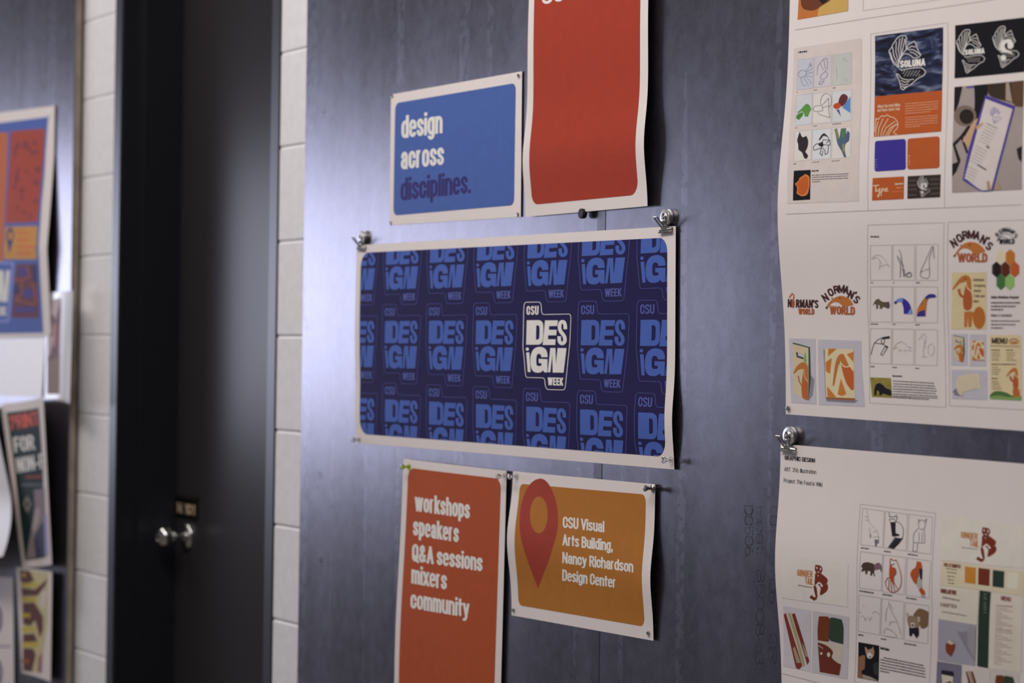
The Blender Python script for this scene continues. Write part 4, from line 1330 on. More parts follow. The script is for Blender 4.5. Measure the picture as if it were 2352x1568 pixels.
for a, m in (([(132, 116), (240, 105), (190, 330), (140, 450), (128, 440)], ink((30, 24, 24))), ([(395, 95), (580, 75), (575, 240), (530, 260), (470, 520), (380, 580), (330, 600), (400, 400)], ink((22, 20, 20))),
             (oval(275, 500, 150, 140), ink((112, 98, 88))), (oval(295, 510, 95, 100), ink((40, 28, 24))), ([(570, 78), (900, 45), (910, 330), (800, 300), (600, 230)], ink((54, 42, 32))), ([(890, 45), (1056, 28), (1050, 380), (960, 375), (910, 320)], ink((84, 62, 44))),
             ([(820, 60), (860, 55), (905, 320), (815, 290)], ink((150, 136, 122))), ([(290, 110), (400, 100), (395, 128), (288, 132)], ink((84, 62, 130))), ([(960, 940), (1035, 900), (1030, 1120), (985, 1070)], ink((34, 30, 32))),
             ([(330, 600), (215, 760), (110, 870), (120, 920), (215, 820), (350, 690)], ink((34, 26, 28))), ([(115, 900), (140, 880), (215, 1090), (180, 1130)], ink((34, 26, 28))), ([(215, 790), (245, 780), (320, 990), (290, 1005)], ink((40, 30, 34))),
             ([(104, 1140), (215, 1100), (160, 1240), (102, 1310)], ink((30, 24, 28))), ([(240, 830), (400, 560), (480, 520), (520, 590), (490, 640), (420, 700), (400, 880), (330, 920)], ink((178, 146, 114)))):
    p.poly(a, m, lay=1)
p.poly([(545, 220), (945, 372), (650, 1495), (485, 1505), (240, 1355), (330, 920)], ink((70, 56, 132)), lay=2)
p.poly([(550, 272), (908, 408), (625, 1478), (490, 1490), (270, 1330)], ink((194, 184, 180)), lay=3)
p.poly([(420, 640), (515, 585), (520, 610), (490, 645), (430, 690)], ink((178, 146, 114)), lay=4)
p.poly([(565, 1365), (600, 1370), (625, 1490), (572, 1492)], ink((160, 132, 104)), lay=4)
p.poly([(715, 1370), (740, 1420), (745, 1485), (655, 1490)], ink((160, 132, 104)), lay=4)
fish(p, lambda x, y: (608 + (x - 285) * .34, 382 + (y - 225) * .33), 4, ink((112, 104, 166)), 4)
for k in range(20):
    y = 640 + k * 38
    x = 640 - k * 17
    for d in (-60, 10):
        if k not in (7, 14):
            p.bars((x + d - 20, y + d * .5 - 12), (x + d + 55, y + d * .5 + 25), 9, ink((138, 130, 132)) if k else INK, 80 + k, lay=4)
p.line([(560, 905), (600, 930)], 22, ink((70, 64, 68)), lay=4)
p.line([(440, 1150), (560, 1222)], 18, ink((70, 64, 68)), lay=4)
p.build()


# anteater name marks
def arch(p, spots, h, wd, w, m):
    for ch, x, y, a in spots:
        p.glyph(ch, (x, y), a, h if ch != "'" else h * .8, wd if ch not in "'M" else (wd * 1.25 if ch == 'M' else w), w, m)


RU = ink((158, 82, 42))
NZ = (1800, 640, 5.225)
p = Part(s, 'logo', soft=True, z=NZ, label='arched anteater mark')
arch(p, [('N', 500, 225, -32), ('O', 565, 162, -26), ('R', 633, 128, -12), ('M', 694, 122, 1), ('A', 753, 134, 13), ('N', 810, 190, 24), ("'", 858, 188, 30), ('S', 878, 250, 36)], 96, 64, 20, DKB)
p.poly([(505, 352), (540, 290), (600, 237), (650, 212), (690, 204), (760, 222), (810, 262), (838, 315), (790, 322), (740, 332), (700, 320), (660, 287), (610, 280), (570, 300), (522, 360)], ANT)
p.poly([(503, 350), (516, 330), (530, 346), (516, 366)], DKB, lay=1)
p.disc((675, 235), 7, 8, DKB, 2)
p.disc((583, 232), 7, 8, DKB, 2)
p.text('WORLD', (553, 425), (856, 435), 100, 21, RU, .12)
p.build()
p = Part(s, 'logo', soft=True, z=TZ3, label='small anteater name mark')
p.text('N', (121, 927), (158, 928), 78, 13, DKB)
p.poly(oval(172, 892, 15, 42), ink((150, 80, 48)))
p.line([(172, 860), (180, 820), (165, 795), (135, 838)], 13, ink((176, 104, 66)))
p.text("RMAN'S", (198, 930), (411, 935), 78, 14, DKB, .15)
p.text('WORLD', (222, 994), (373, 997), 56, 11.5, RU, .15)
p.build()
NZ2 = (2160, 510, 5.6)
p = Part(s, 'logo', soft=True, z=NZ2, label='large arched anteater mark')
arch(p, [('N', 175, 270, -30), ('O', 246, 205, -25), ('R', 320, 166, -12), ('M', 398, 160, 1), ('A', 473, 172, 14), ('N', 556, 226, 26), ("'", 612, 232, 30), ('S', 630, 308, 36)], 112, 76, 24, DKB)
p.poly([(172, 436), (215, 372), (270, 302), (340, 262), (420, 255), (500, 285), (555, 335), (582, 378), (520, 398), (460, 410), (420, 396), (380, 356), (320, 336), (260, 352), (192, 440)], ANT)
p.poly([(165, 438), (180, 418), (196, 436), (180, 448)], DKB, lay=1)
p.disc((380, 290), 9, 10, DKB, 2)
p.disc((265, 296), 8, 8, DKB, 2)
p.text('WORLD', (222, 515), (605, 516), 116, 25, RU, .12)
p.build()
p = Part(s, 'logo', soft=True, z=NZ2, label='small black outline anteater mark')
arch(p, [('N', 730, 162, -30), ('O', 772, 124, -24), ('R', 812, 104, -12), ('M', 850, 98, 0), ('A', 893, 106, 12), ('N', 930, 126, 22), ("'", 958, 140, 28), ('S', 972, 178, 34)], 58, 38, 12, INK)
p.line([(728, 240), (760, 190), (810, 155), (860, 150), (910, 175), (940, 212), (880, 225), (850, 205), (800, 192), (765, 205), (735, 243)], 6, INK, True)
p.text('WORLD', (755, 284), (956, 280), 66, 14, INK, .12)
p.build()
for cx, cy, c, nm in ((783, 450, (208, 196, 166), 'cream'), (900, 450, (180, 108, 44), 'amber'), (722, 608, (34, 24, 26), 'black'), (835, 608, (86, 40, 26), 'dark brown'), (957, 608, (176, 86, 42), 'rust'), (780, 770, (64, 106, 58), 'dark green'), (893, 770, (132, 172, 98), 'light green')):
    p = Part(s, 'swatch', z=NZ2, lay=1 + (cx > 850), label=nm + ' hexagon swatch')
    p.poly([(cx, cy - 104), (cx + 58, cy - 52), (cx + 58, cy + 52), (cx, cy + 104), (cx - 58, cy + 52), (cx - 58, cy - 52)], ink(c))
    for k in range(4):
        p.bars((cx - 52, cy - 40 + k * 26), (cx - 30, cy - 40 + k * 26), 9, ink(tuple(int(v * .6 + 70) for v in c)), k, lay=1)
    p.build()


def anteater(p, tf, m1, m2, w, lay=1, hand=True):
    p.poly([tf(*a) for a in [(152, 862), (225, 752), (285, 695), (335, 682), (378, 705), (398, 760), (400, 880), (370, 860), (345, 835), (330, 770), (250, 790), (170, 872)]], m1, lay=lay)
    p.poly([tf(*a) for a in [(330, 800), (350, 860), (400, 905), (412, 1020), (400, 1110), (345, 1140), (305, 1110), (292, 1010), (308, 900)]], m2, lay=lay)
    p.line([tf(*a) for a in [(330, 760), (345, 840), (400, 895)]], w * 1.2, CREAM, lay=lay + 1)
    if hand:
        p.line([tf(*a) for a in [(300, 965), (262, 940), (240, 880)]], w * 4, m2, lay=lay + 1)
        p.line([tf(*a) for a in [(225, 860), (240, 880), (258, 858)]], w * 1.6, m2, lay=lay + 2)


p = Part(s, 'printed_card', soft=True, z=NZ2, lay=1, label='cream card with a standing anteater')
p.poly([(148, 645), (592, 645), (590, 1380), (140, 1375)], ink((200, 184, 144)))
anteater(p, lambda x, y: (x, y), ANT, ANTD, 8)
p.line([(300, 1125), (340, 1150), (400, 1135)], 10, CREAM, lay=3)
p.poly([(308, 1150), (405, 1150), (420, 1180), (400, 1350), (362, 1350), (355, 1220), (345, 1350), (308, 1350)], ANT, lay=1)
p.poly(oval(500, 1230, 80, 142), ink((170, 100, 44)), lay=2)
p.line([(400, 1170), (440, 1190)], 40, ANT, lay=1)
p.disc((322, 730), 9, 9, DKB, 3)
for t, y, x1 in (('NORMAN', 758, 562), ('-Outgoing', 830, 580), ('-Goofy', 897, 528), ('-Tells bad', 964, 570), ('jokes', 1030, 498)):
    p.text(t, (425, y), (x1, y + 1), 30, 5.4, ink((78, 60, 44)), .1, lay=1)
p.build()
p = Part(s, 'caption', z=NZ2)
p.text('Baloo Bhaijaan Regular', (652, 980), (1015, 981), 32, 6.2, DKB, .1)
for k, (y, x1) in enumerate(((1036, 1025), (1082, 970), (1124, 808), (1270, 1025), (1316, 968), (1360, 808))):
    p.bars((652, y), (x1, y + 1), 20 if k < 3 else 16, ink((96, 76, 80)), 100 + k)
p.text('Baloo 2 Semibold', (652, 1214), (916, 1215), 34, 4.2, ink((80, 64, 68)), .1)
p.build()


def bag(p, f, lay=1):
    p.poly([f(*a) for a in [(300, 830), (318, 820), (328, 1200), (300, 1460)]], ink((52, 66, 50)), lay=lay)
    p.poly([f(*a) for a in [(105, 778), (122, 765), (318, 820), (300, 832)]], ink((66, 84, 60)), lay=lay)
    p.poly([f(*a) for a in [(105, 780), (300, 830), (300, 1460), (118, 1375)]], ink((190, 176, 148)), [[f(*a) for a in [(152, 880), (170, 884), (240, 905), (240, 965), (160, 938)]]], lay=lay + 1)
    p.poly([f(*a) for a in [(152, 880), (170, 884), (172, 922), (240, 945), (240, 965), (160, 938)]], ink((46, 46, 46)), lay=lay + 2)
    p.poly([f(*a) for a in [(120, 1128), (165, 1045), (230, 1000), (270, 1015), (296, 1060), (296, 1240), (262, 1190), (245, 1100), (235, 1078), (180, 1090), (128, 1140)]], ANT, lay=lay + 3)
    p.poly([f(*a) for a in [(240, 1100), (262, 1200), (296, 1250), (298, 1455), (230, 1425), (218, 1290)]], ink((172, 92, 44)), lay=lay + 3)
    p.line([f(*a) for a in [(244, 1085), (252, 1170), (294, 1235)]], 1.2 * p.z[2], ink((206, 176, 130)), lay=lay + 4)
    p.line([f(*a) for a in [(220, 1280), (190, 1230), (178, 1160)]], 2.6 * p.z[2], ink((168, 98, 54)), lay=lay + 4)
    p.poly([f(*a) for a in [(255, 890), (268, 890), (275, 1020), (245, 980)]], ink((112, 150, 90)), lay=lay + 3)


def box(p, f, lay=1):
    p.poly([f(*a) for a in [(498, 840), (842, 845), (848, 1100), (858, 1432), (512, 1420), (500, 1100)]], ink((202, 188, 154)), lay=lay)
    p.poly([f(*a) for a in [(512, 1420), (862, 1436), (860, 1458), (520, 1440)]], ink((150, 88, 34)), lay=lay + 1)
    for a in ([(540, 838), (640, 838), (535, 930)], [(505, 1000), (580, 950), (560, 1140), (510, 1110)], [(525, 1290), (635, 1420), (530, 1418)], [(760, 905), (842, 875), (840, 1000)], [(690, 1195), (755, 1385), (700, 1408), (650, 1385)]):
        p.poly([f(*b_) for b_ in a], ink((184, 112, 48)), lay=lay + 1)
    p.poly([f(*a) for a in [(590, 1285), (610, 1100), (640, 960), (680, 905), (725, 908), (785, 1040), (740, 1050), (690, 1000), (660, 1040), (610, 1275)]], ANT, lay=lay + 2)
    p.poly([f(*a) for a in [(690, 1005), (740, 1062), (800, 1050), (842, 1110), (846, 1330), (815, 1335), (760, 1260), (720, 1150)]], ink((176, 88, 42)), lay=lay + 2)
    p.line([f(*a) for a in [(680, 990), (735, 1058), (800, 1048), (842, 1105)]], 2 * p.z[2], ink((216, 196, 156)), lay=lay + 3)


ident = lambda x, y: (x, y)
p = Part(s, 'photograph', z=NZ, label='photo of a cream carrier bag')
p.poly([(65, 715), (380, 722), (385, 1100), (392, 1505), (92, 1487), (75, 1100)], GREY)
p.poly([(326, 1150), (372, 1210), (350, 1400), (300, 1462)], ink((128, 124, 136)), lay=1)
bag(p, ident)
p.build()
p = Part(s, 'photograph', z=NZ, label='photo of an orange and cream box')
p.poly([(412, 728), (930, 742), (940, 1100), (975, 1535), (425, 1510), (415, 1100)], GREY)
p.poly([(480, 850), (500, 850), (515, 1470), (850, 1490), (900, 1450), (862, 1460), (505, 1440)], ink((122, 116, 126)), lay=1)
box(p, ident, 2)
p.build()
for (q, nm) in (([(1667, 108), (1818, 108), (1815, 408), (1665, 405)], 'bag'), ([(1840, 113), (1995, 115), (1995, 415), (1840, 412)], 'box'), ([(1667, 447), (2003, 452), (2005, 732), (1672, 720)], 'wrap')):
    p = Part(s, 'photograph', z=TZ4, label='small photo of the ' + {'bag': 'carrier bag', 'box': 'printed box', 'wrap': 'cream folded wrap'}[nm])
    p.poly(q, GREY)
    if nm == 'bag':
        bag(p, lambda x, y: (1685 + (x - 105) * .49, 122 + (y - 765) * .37))
    elif nm == 'box':
        box(p, lambda x, y: (1858 + (x - 498) * .335, 172 + (y - 840) * .31))
    else:
        p.poly([(1680, 650), (1740, 600), (1780, 700), (1700, 690)], ink((120, 116, 126)), lay=1)
        p.poly([(1722, 530), (1760, 500), (1890, 482), (1935, 505), (1950, 640), (1900, 625), (1775, 662), (1770, 698), (1735, 670), (1718, 620)], ink((196, 184, 158)), lay=2)
        for r in range(7):
            for c_ in range(7):
                p.line([(1745 + c_ * 26, 540 + r * 20 - c_ * 4), (1749 + c_ * 26, 544 + r * 20 - c_ * 4)], 4, ink((140, 120, 100)), lay=3)
    p.build()
p = Part(s, 'printed_card', soft=True, z=TZ4, label='cream menu card with green hills')
p.poly([(2027, 118), (2325, 121), (2330, 738), (2033, 720)], ink((202, 186, 148)))
p.text('MENU', (2048, 200), (2198, 204), 54, 12, ink((62, 44, 36)), .15, lay=1)
p.line([(2035, 222), (2318, 229)], 6, ink((110, 80, 50)), lay=1)
p.line([(2215, 190), (2230, 165), (2262, 158), (2290, 168), (2302, 192)], 12, ink((150, 96, 56)), lay=1)
p.poly([(2218, 205), (2240, 180), (2280, 178), (2300, 205)], ANT, lay=2)
for k, (x, y, ln) in enumerate(((2045, 262, 80), (2050, 288, 75), (2050, 310, 85), (2050, 332, 65), (2050, 354, 68), (2185, 262, 65), (2190, 290, 80), (2190, 312, 80), (2190, 335, 65), (2190, 357, 95), (2048, 396, 230), (2052, 424, 60), (2052, 446, 85), (2052, 467, 70), (2052, 488, 65), (2048, 530, 60), (2052, 560, 62), (2052, 582, 70), (2052, 604, 85), (2052, 626, 90))):
    p.bars((x, y), (x + ln, y + 2), 13 if k in (0, 5, 10, 15) else 8, ink((110, 88, 68)), 120 + k, lay=1)
anteater(p, lambda x, y: (2185 + (x - 152) * .45, 428 + (y - 682) * .45), ANT, ANTD, 5, 2)
p.poly([(2245, 630), (2310, 630), (2320, 722), (2255, 718)], ink((170, 98, 46)), lay=2)
p.poly([(2030, 690), (2070, 655), (2120, 648), (2190, 665), (2240, 690), (2330, 700), (2330, 738), (2033, 720)], ink((76, 104, 56)), lay=1)
p.poly([(2032, 700), (2120, 692), (2200, 705), (2330, 705), (2330, 738), (2033, 722)], ink((120, 150, 84)), lay=2)
p.build()

MZ = (1990, 520, 7.128)
grid = [[(903, 342), (1104, 340), (1104, 672), (903, 672)], [(1116, 338), (1320, 336), (1318, 672), (1115, 672)], [(1335, 334), (1543, 332), (1538, 672), (1333, 672)],
        [(903, 733), (1104, 732), (1100, 1066), (900, 1066)], [(1115, 732), (1318, 733), (1315, 1070), (1112, 1068)], [(1332, 733), (1538, 733), (1535, 1072), (1330, 1072)],
        [(903, 1126), (1103, 1128), (1095, 1462), (897, 1455)], [(1113, 1131), (1312, 1134), (1310, 1471), (1107, 1464)], [(1328, 1136), (1535, 1138), (1533, 1477), (1326, 1472)]]
C = [cell(s, q, TZ3, 'sketch') for q in grid]
strokes(C[0], grid[0], [[(.05, .38), (.2, .3), (.35, .28), (.55, .32), (.72, .45), (.9, .62), (.75, .55), (.42, .62), (.45, .45), (.3, .34), (.08, .4)], [(.42, .62), (.42, .7)], [(.4, .42), (.55, .55)]], .8, SOFT)
strokes(C[1], grid[1], [[(.28, .13), (.38, .3), (.42, .5), (.5, .62)], [(.2, .3), (.25, .42), (.35, .55), (.34, .92)], [(.28, .35), (.45, .6), (.5, .9)], [(.42, .72), (.52, .68), (.55, .9)]], 1.3, ink((104, 98, 104)))
strokes(C[1], grid[1], [oval(.76, .84, .1, .07), oval(.73, .85, .14, .055)], 1.5, ink((120, 112, 116)))
strokes(C[2], grid[2], [[(.72, .05), (.6, .22), (.5, .36), (.25, .7), (.2, .78), (.35, .74)], [(.78, .05), (.68, .25), (.6, .4), (.62, .68)], [(.78, .05), (.82, .4)], [(.2, .78), (.22, .9), (.5, .95), (.62, .88), (.62, .68), (.5, .7), (.4, .72)]], .9, PEN)
shapes(C[3], grid[3], [([(.1, .55), (.25, .38), (.4, .34), (.55, .42), (.75, .44), (.88, .42), (.92, .55), (.85, .62), (.6, .56), (.55, .62), (.45, .62), (.44, .52), (.36, .5), (.36, .62), (.28, .62), (.28, .5), (.2, .48)], ink((92, 78, 62)))])
shapes(C[3], grid[3], [([(.6, .44), (.88, .43), (.9, .56), (.82, .6), (.62, .54)], ink((84, 72, 66)))], 1)
shapes(C[4], grid[4], [([(.08, .46), (.2, .36), (.4, .32), (.6, .36), (.78, .48), (.9, .68), (.92, .76), (.52, .76), (.5, .58), (.42, .44), (.28, .4), (.14, .48)], COB)])
shapes(C[4], grid[4], [([(.1, .42), (.25, .34), (.45, .32), (.5, .42), (.38, .42), (.2, .42)], ink((104, 134, 196))), ([(.7, .76), (.86, .6), (.92, .76)], ink((112, 146, 206))), (oval(.12, .45, .05, .035), ink((50, 42, 100)))], 1)
shapes(C[5], grid[5], [([(.05, .82), (.08, .62), (.25, .45), (.42, .3), (.6, .22), (.85, .22), (.95, .27), (.85, .3), (.6, .32), (.5, .46), (.45, .82)], ink((180, 110, 44)))])
shapes(C[5], grid[5], [([(.04, .82), (.15, .7), (.42, .64), (.45, .82)], COB), ([(.42, .3), (.6, .21), (.85, .21), (.95, .27), (.85, .3), (.6, .31), (.5, .36)], COB), ([(.18, .52), (.38, .33), (.34, .42), (.22, .52)], ink((84, 70, 90)))], 1)
strokes(C[6], grid[6], [[(.05, .75), (.2, .42), (.55, .26), (.9, .25)], [(.2, .42), (.55, .44), (.85, .52), (.6, .76), (.5, .74), (.72, .5)], oval(.6, .36, .08, .07)], 1.1, INK)
shapes(C[6], grid[6], [([(.55, .25), (.92, .21), (.92, .27), (.6, .3)], INK), ([(.7, .5), (.85, .5), (.78, .55)], INK)], 1)
strokes(C[7], grid[7], [[(.05, .55), (.2, .42), (.42, .36), (.6, .42), (.75, .5), (.92, .52)], [(.05, .58), (.25, .5)], [(.3, .56), (.32, .64)], [(.38, .56), (.4, .64)], [(.55, .56), (.57, .64)], [(.62, .56), (.64, .64)], [(.7, .58), (.9, .6)]], .9, SOFT)
strokes(C[8], grid[8], [[(.15, .3), (.3, .15), (.42, .12), (.48, .2), (.46, .4)], [(.3, .2), (.42, .35), (.36, .62), (.42, .75)], [(.36, .45), (.5, .5)], oval(.72, .56, .14, .16), [(.25, .75), (.55, .77)]], .8, SOFT)
for c in C:
    c.build()
for i, (x, y, ln) in enumerate(((905, 695, 22), (1116, 695, 12), (1332, 695, 40), (903, 1085, 70), (1110, 1087, 30), (1326, 1092, 42), (900, 1486, 42), (1110, 1494, 42), (1326, 1503, 38), (903, 260, 82))):
    p = Part(s, 'caption', z=TZ3)
    p.bars((x, y), (x + ln, y + 1), 11 if i < 9 else 17, ink((90, 82, 84)), 200 + i)
    p.build()
p = Part(s, 'caption', z=TZ4)
p.text('Giant Anteater', (1110, 513), (1203, 517), 17, 2.6, ink((70, 64, 66)), .1)
for k, (y, x1) in enumerate(((555, 1505), (580, 1508), (603, 1525), (626, 1528), (648, 1520), (672, 1538), (690, 1535), (702, 1460))):
    p.bars((1116, y - 2 + k), (x1, y + 20 + k), 10, ink((104, 96, 98)), 220 + k)
p.build()
p = Part(s, 'photograph', z=TZ4, label='photo of a dark anteater on yellow grass')
p.poly([(900, 518), (1095, 527), (1110, 713), (917, 703)], ink((132, 122, 58)))
for k in range(14):
    a, b_ = 912 + (k * 53) % 165, 535 + (k * 37) % 160
    p.line([(a, b_), (a + 26, b_ + 3)], 9, ink((158, 142, 70)) if k % 2 else ink((104, 98, 50)), lay=1)
p.poly([(940, 635), (955, 590), (985, 572), (1020, 590), (1050, 620), (1095, 640), (1100, 690), (1070, 688), (1030, 672), (1010, 680), (1008, 690), (988, 688), (985, 655), (965, 640), (958, 690), (940, 688)], ink((28, 26, 30)), lay=2)
p.build()
tack(1811, 937, MB + .0058, 'silver tack at the lower corner of the upper white project poster', .0036)

# --- lower poster
s = Sheet('project_poster', 'large white project poster headed graphic design with red panda artwork', 'poster',
          [(1793, 1019), (2700, 1093), (2690, 2150), (1797, 1900)], MB + .004, lambda u, v: .0115 * G(v, .31, .17) * (1 - .6 * u) + .002 * np.sin(u * 6) ** 2)
BZ, BZ2 = (1760, 980, 3.973), (1760, 1270, 3.973)
p = Part(s, 'heading', z=BZ)
p.text('GRAPHIC DESIGN', (168, 300), (446, 327), 40, 6.6, INK, .2)
p.build()
p = Part(s, 'heading', z=BZ)
p.text('ART 356: Illustration', (165, 403), (457, 432), 38, 3.6, ink((60, 54, 58)), .45)
p.build()
p = Part(s, 'heading', z=BZ)
p.text('Project: This Food is Wild', (160, 506), (511, 546), 38, 3.6, ink((60, 54, 58)), .45)
p.build()
p = Part(s, 'rule')
for l in ([(1976, 1157), (2149, 1177.6)], [(1976, 1157), (1969, 1360), (1962.6, 1566)], [(2149, 1177.6), (2141, 1400), (2135, 1568)], [(1962.6, 1566), (2134, 1600)], [(1796.5, 1546), (1881, 1568), (1950, 1584)]):
    p.line(l, .9, PALE if l[0][0] > 1900 else RULE)
p.build()
yo = lambda q: [(x, y - 1152.2) for x, y in q]            # enlargement below -> the one above
grid = [[(880, 742), (1078, 768), (1062, 1098), (862, 1072)], [(1087, 770), (1290, 795), (1276, 1130), (1073, 1102)], [(1305, 795), (1518, 822), (1503, 1160), (1290, 1133)],
        [(863, 1135), (1065, 1163), (1050, 1494), (850, 1467)], [(1072, 1165), (1276, 1191), (1260, 1530), (1062, 1502)], [(1291, 1194), (1503, 1224), (1487, 1562), (1278, 1535)],
        [(848, 1530), (1048, 1560), (1035, 1897), (840, 1862)], [(1057, 1564), (1258, 1595), (1245, 1932), (1048, 1900)], [(1273, 1599), (1487, 1632), (1473, 1977), (1258, 1942)]]
C = [cell(s, q, BZ, 'sketch') for q in grid]
strokes(C[0], grid[0], [[(.2, .05), (.25, .2), (.35, .35), (.45, .42), (.6, .5), (.75, .62), (.8, .75)], [(.35, .5), (.4, .65), (.42, .8)], [(.12, .2), (.28, .24)], [(.15, .3), (.32, .32)], [(.55, .6), (.75, .58)], [(.55, .75), (.82, .72), (.8, .85)]], .8, SOFT)
shapes(C[0], grid[0], [([(.62, .82), (.8, .8), (.82, .9), (.74, .9), (.72, 1.0), (.66, 1.0)], ink((110, 104, 112))), (oval(.42, .72, .04, .05), ink((150, 144, 148)))])
shapes(C[1], grid[1], [([(.25, .28), (.48, .26), (.5, .56), (.68, .58), (.66, .62), (.36, .66), (.34, .6)], INK)])
strokes(C[1], grid[1], [[(.18, .02), (.2, .14), (.28, .12), (.42, .12), (.5, .06), (.55, .12), (.48, .24), (.4, .3), (.28, .3), (.2, .2)], [(.5, .24), (.7, .28), (.84, .42), (.84, .6), (.78, .7)], [(.22, .2), (.3, .17), (.45, .2)]], 1.0, INK)
strokes(C[1], grid[1], [[(.5, .66), (.35, .82), (.2, .98)], [(.84, .66), (.68, .82), (.42, 1.0)]], 1, INK)
for k in range(6):
    a, b_ = k / 6, k / 6 + .08
    shapes(C[1], grid[1], [([(.5 - .3 * a, .68 + .3 * a), (.8 - .36 * a, .68 + .3 * a), (.8 - .36 * b_, .7 + .32 * b_), (.5 - .3 * b_, .7 + .3 * b_)], INK)], 1)
strokes(C[2], grid[2], [oval(.56, .24, .15, .13), [(.44, .18), (.38, .1), (.48, .14)], [(.66, .14), (.76, .06), (.72, .18)], [(.44, .34), (.28, .46), (.22, .6), (.24, .75), (.5, .73), (.72, .72), (.7, .5), (.66, .36)], [(.24, .75), (.22, .98), (.4, .98), (.42, .75)], [(.45, .45), (.48, .7)], [(.6, .45), (.6, .7)]], 1.1, ink((128, 122, 128)))
MRN = ink((140, 66, 38))
shapes(C[3], grid[3], [([(.05, .42), (.12, .32), (.3, .27), (.5, .28), (.62, .3), (.66, .42), (.64, .52), (.7, .62), (.64, .62), (.58, .52), (.55, .62), (.48, .62), (.48, .5), (.35, .5), (.32, .6), (.25, .6), (.25, .5), (.05, .55), (.12, .45)], ink((70, 54, 48)))])
shapes(C[3], grid[3], [([(.64, .34), (.72, .27), (.85, .24), (.98, .32), (.98, .5), (.88, .4), (.74, .44), (.66, .44)], ink((112, 90, 96)))], 1)
strokes(C[4], grid[4], [[(.32, .08), (.44, .12), (.58, .1), (.66, .22), (.72, .3), (.82, .5), (.84, .7), (.74, .88), (.5, .98), (.25, .92), (.12, .76), (.2, .62), (.3, .6)], [(.32, .08), (.3, .2), (.36, .26), (.5, .2)], [(.28, .64), (.28, .92)], [(.36, .66), (.42, .96)], [(.45, .7), (.56, .95)], [(.52, .74), (.7, .88)]], 1.5, MRN)
shapes(C[4], grid[4], [([(.3, .22), (.4, .3), (.55, .32), (.6, .45), (.5, .55), (.52, .7), (.62, .8), (.45, .72), (.3, .6), (.28, .4)], ink((164, 74, 36)))], 1)
shapes(C[5], grid[5], [([(.4, .06), (.58, .06), (.64, .2), (.55, .28), (.5, .45), (.42, .68), (.3, .62), (.15, .45), (.2, .32), (.36, .22)], ink((166, 78, 38))), ([(.52, .24), (.66, .24), (.66, .55), (.56, .5)], ink((40, 36, 62))), ([(.48, .5), (.62, .55), (.66, .74), (.55, .8), (.44, .7)], ink((168, 162, 156))), ([(.54, .82), (.66, .74), (.8, .84), (.8, .94), (.66, .92)], ink((166, 78, 38))), ([(.64, .93), (.82, .93), (.84, 1.0), (.66, 1.0)], ink((160, 154, 154)))])
strokes(C[6], grid[6], [[(.02, .5), (.1, .48), (.05, .44)], [(.1, .6), (.2, .55), (.28, .6), (.3, .68), (.36, .6)], [(.42, .55), (.5, .62), (.52, .66), (.58, .56), (.64, .58)], [(.62, .45), (.75, .38), (.9, .42), (.98, .48)], [(.18, .3), (.24, .26)]], .8, SOFT)
strokes(C[7], grid[7], [[(.3, .05), (.35, .2), (.55, .4), (.7, .55), (.85, .75), (.9, .9)], [(.28, .2), (.2, .35), (.2, .6)], [(.4, .6), (.4, .7)], [(.4, .6), (.65, .57)], [(.15, .95), (.15, .85), (.28, .78), (.55, .85), (.75, .95), (.6, 1.0), (.2, 1.0)], [(.35, .1), (.5, .25)]], .8, ink((120, 114, 118)))
shapes(C[8], grid[8], [([(.35, .3), (.55, .12), (.8, .12), (.98, .16), (.98, .5), (.85, .6), (.7, .62), (.6, .5)], ink((116, 92, 62))), ([(.1, .42), (.2, .34), (.45, .34), (.58, .44), (.6, .58), (.45, .68), (.25, .68), (.14, .56)], ink((138, 116, 92))), ([(.2, .66), (.6, .62), (.62, .8), (.52, .9), (.42, .82), (.36, .78), (.3, .88), (.22, .86)], ink((34, 30, 46)))])
shapes(C[8], grid[8], [([(.04, .3), (.12, .26), (.18, .36), (.1, .42)], ink((170, 158, 150))), ([(.52, .34), (.64, .32), (.66, .44), (.58, .48)], ink((170, 158, 150))), ([(.25, .52), (.42, .5), (.44, .62), (.3, .66)], ink((190, 180, 170)))], 1)
shapes(C[8], grid[8], [(oval(.35, .58, .04, .03), INK)], 2)
for c in C:
    c.build()
for i, (x, y, ln) in enumerate(((864, 1102, 75), (1075, 1133, 65), (1292, 1160, 90))):
    p = Part(s, 'caption', z=BZ)
    p.bars((x, y), (x + ln, y + ln * .14), 12, ink((84, 76, 80)), 300 + i)
    p.build()
for i, (x, y, ln) in enumerate(((850, 342, 130), (1060, 374, 90), (1276, 406, 95), (840, 742, 50), (1047, 780, 50), (1258, 822, 110))):
    p = Part(s, 'caption', z=BZ2)
    p.bars((x, y), (x + ln, y + ln * .16), 13, ink((84, 76, 80)), 310 + i)
    p.build()
p = Part(s, 'caption', z=BZ2)
p.text('Red Panda', (1043, 876), (1122, 892), 25, 4.2, INK, .1)
for k, (x, y, x1) in enumerate(((1072, 952, 1435), (1043, 970, 1450), (1042, 996, 1452), (1042, 1022, 1455), (1040, 1048, 1455), (1040, 1073, 1124))):
    p.bars((x, y), (x1, y + (x1 - x) * .2), 10, ink((84, 76, 80)), 330 + k)
p.build()
p = Part(s, 'photograph', z=BZ2, label='photo of a red panda in the dark')
p.poly([(842, 810), (1032, 843), (1025, 1170), (833, 1135)], ink((22, 20, 24)))
p.poly([(838, 950), (880, 930), (905, 935), (900, 1050), (870, 1080), (885, 1140), (833, 1135)], ink((128, 92, 66)), lay=1)
p.poly([(900, 855), (915, 860), (925, 880), (965, 870), (975, 848), (988, 900), (980, 940), (955, 962), (925, 955), (912, 920)], ink((160, 132, 112)), lay=1)
p.poly([(925, 915), (945, 905), (975, 935), (955, 962), (928, 955)], ink((206, 198, 194)), lay=2)
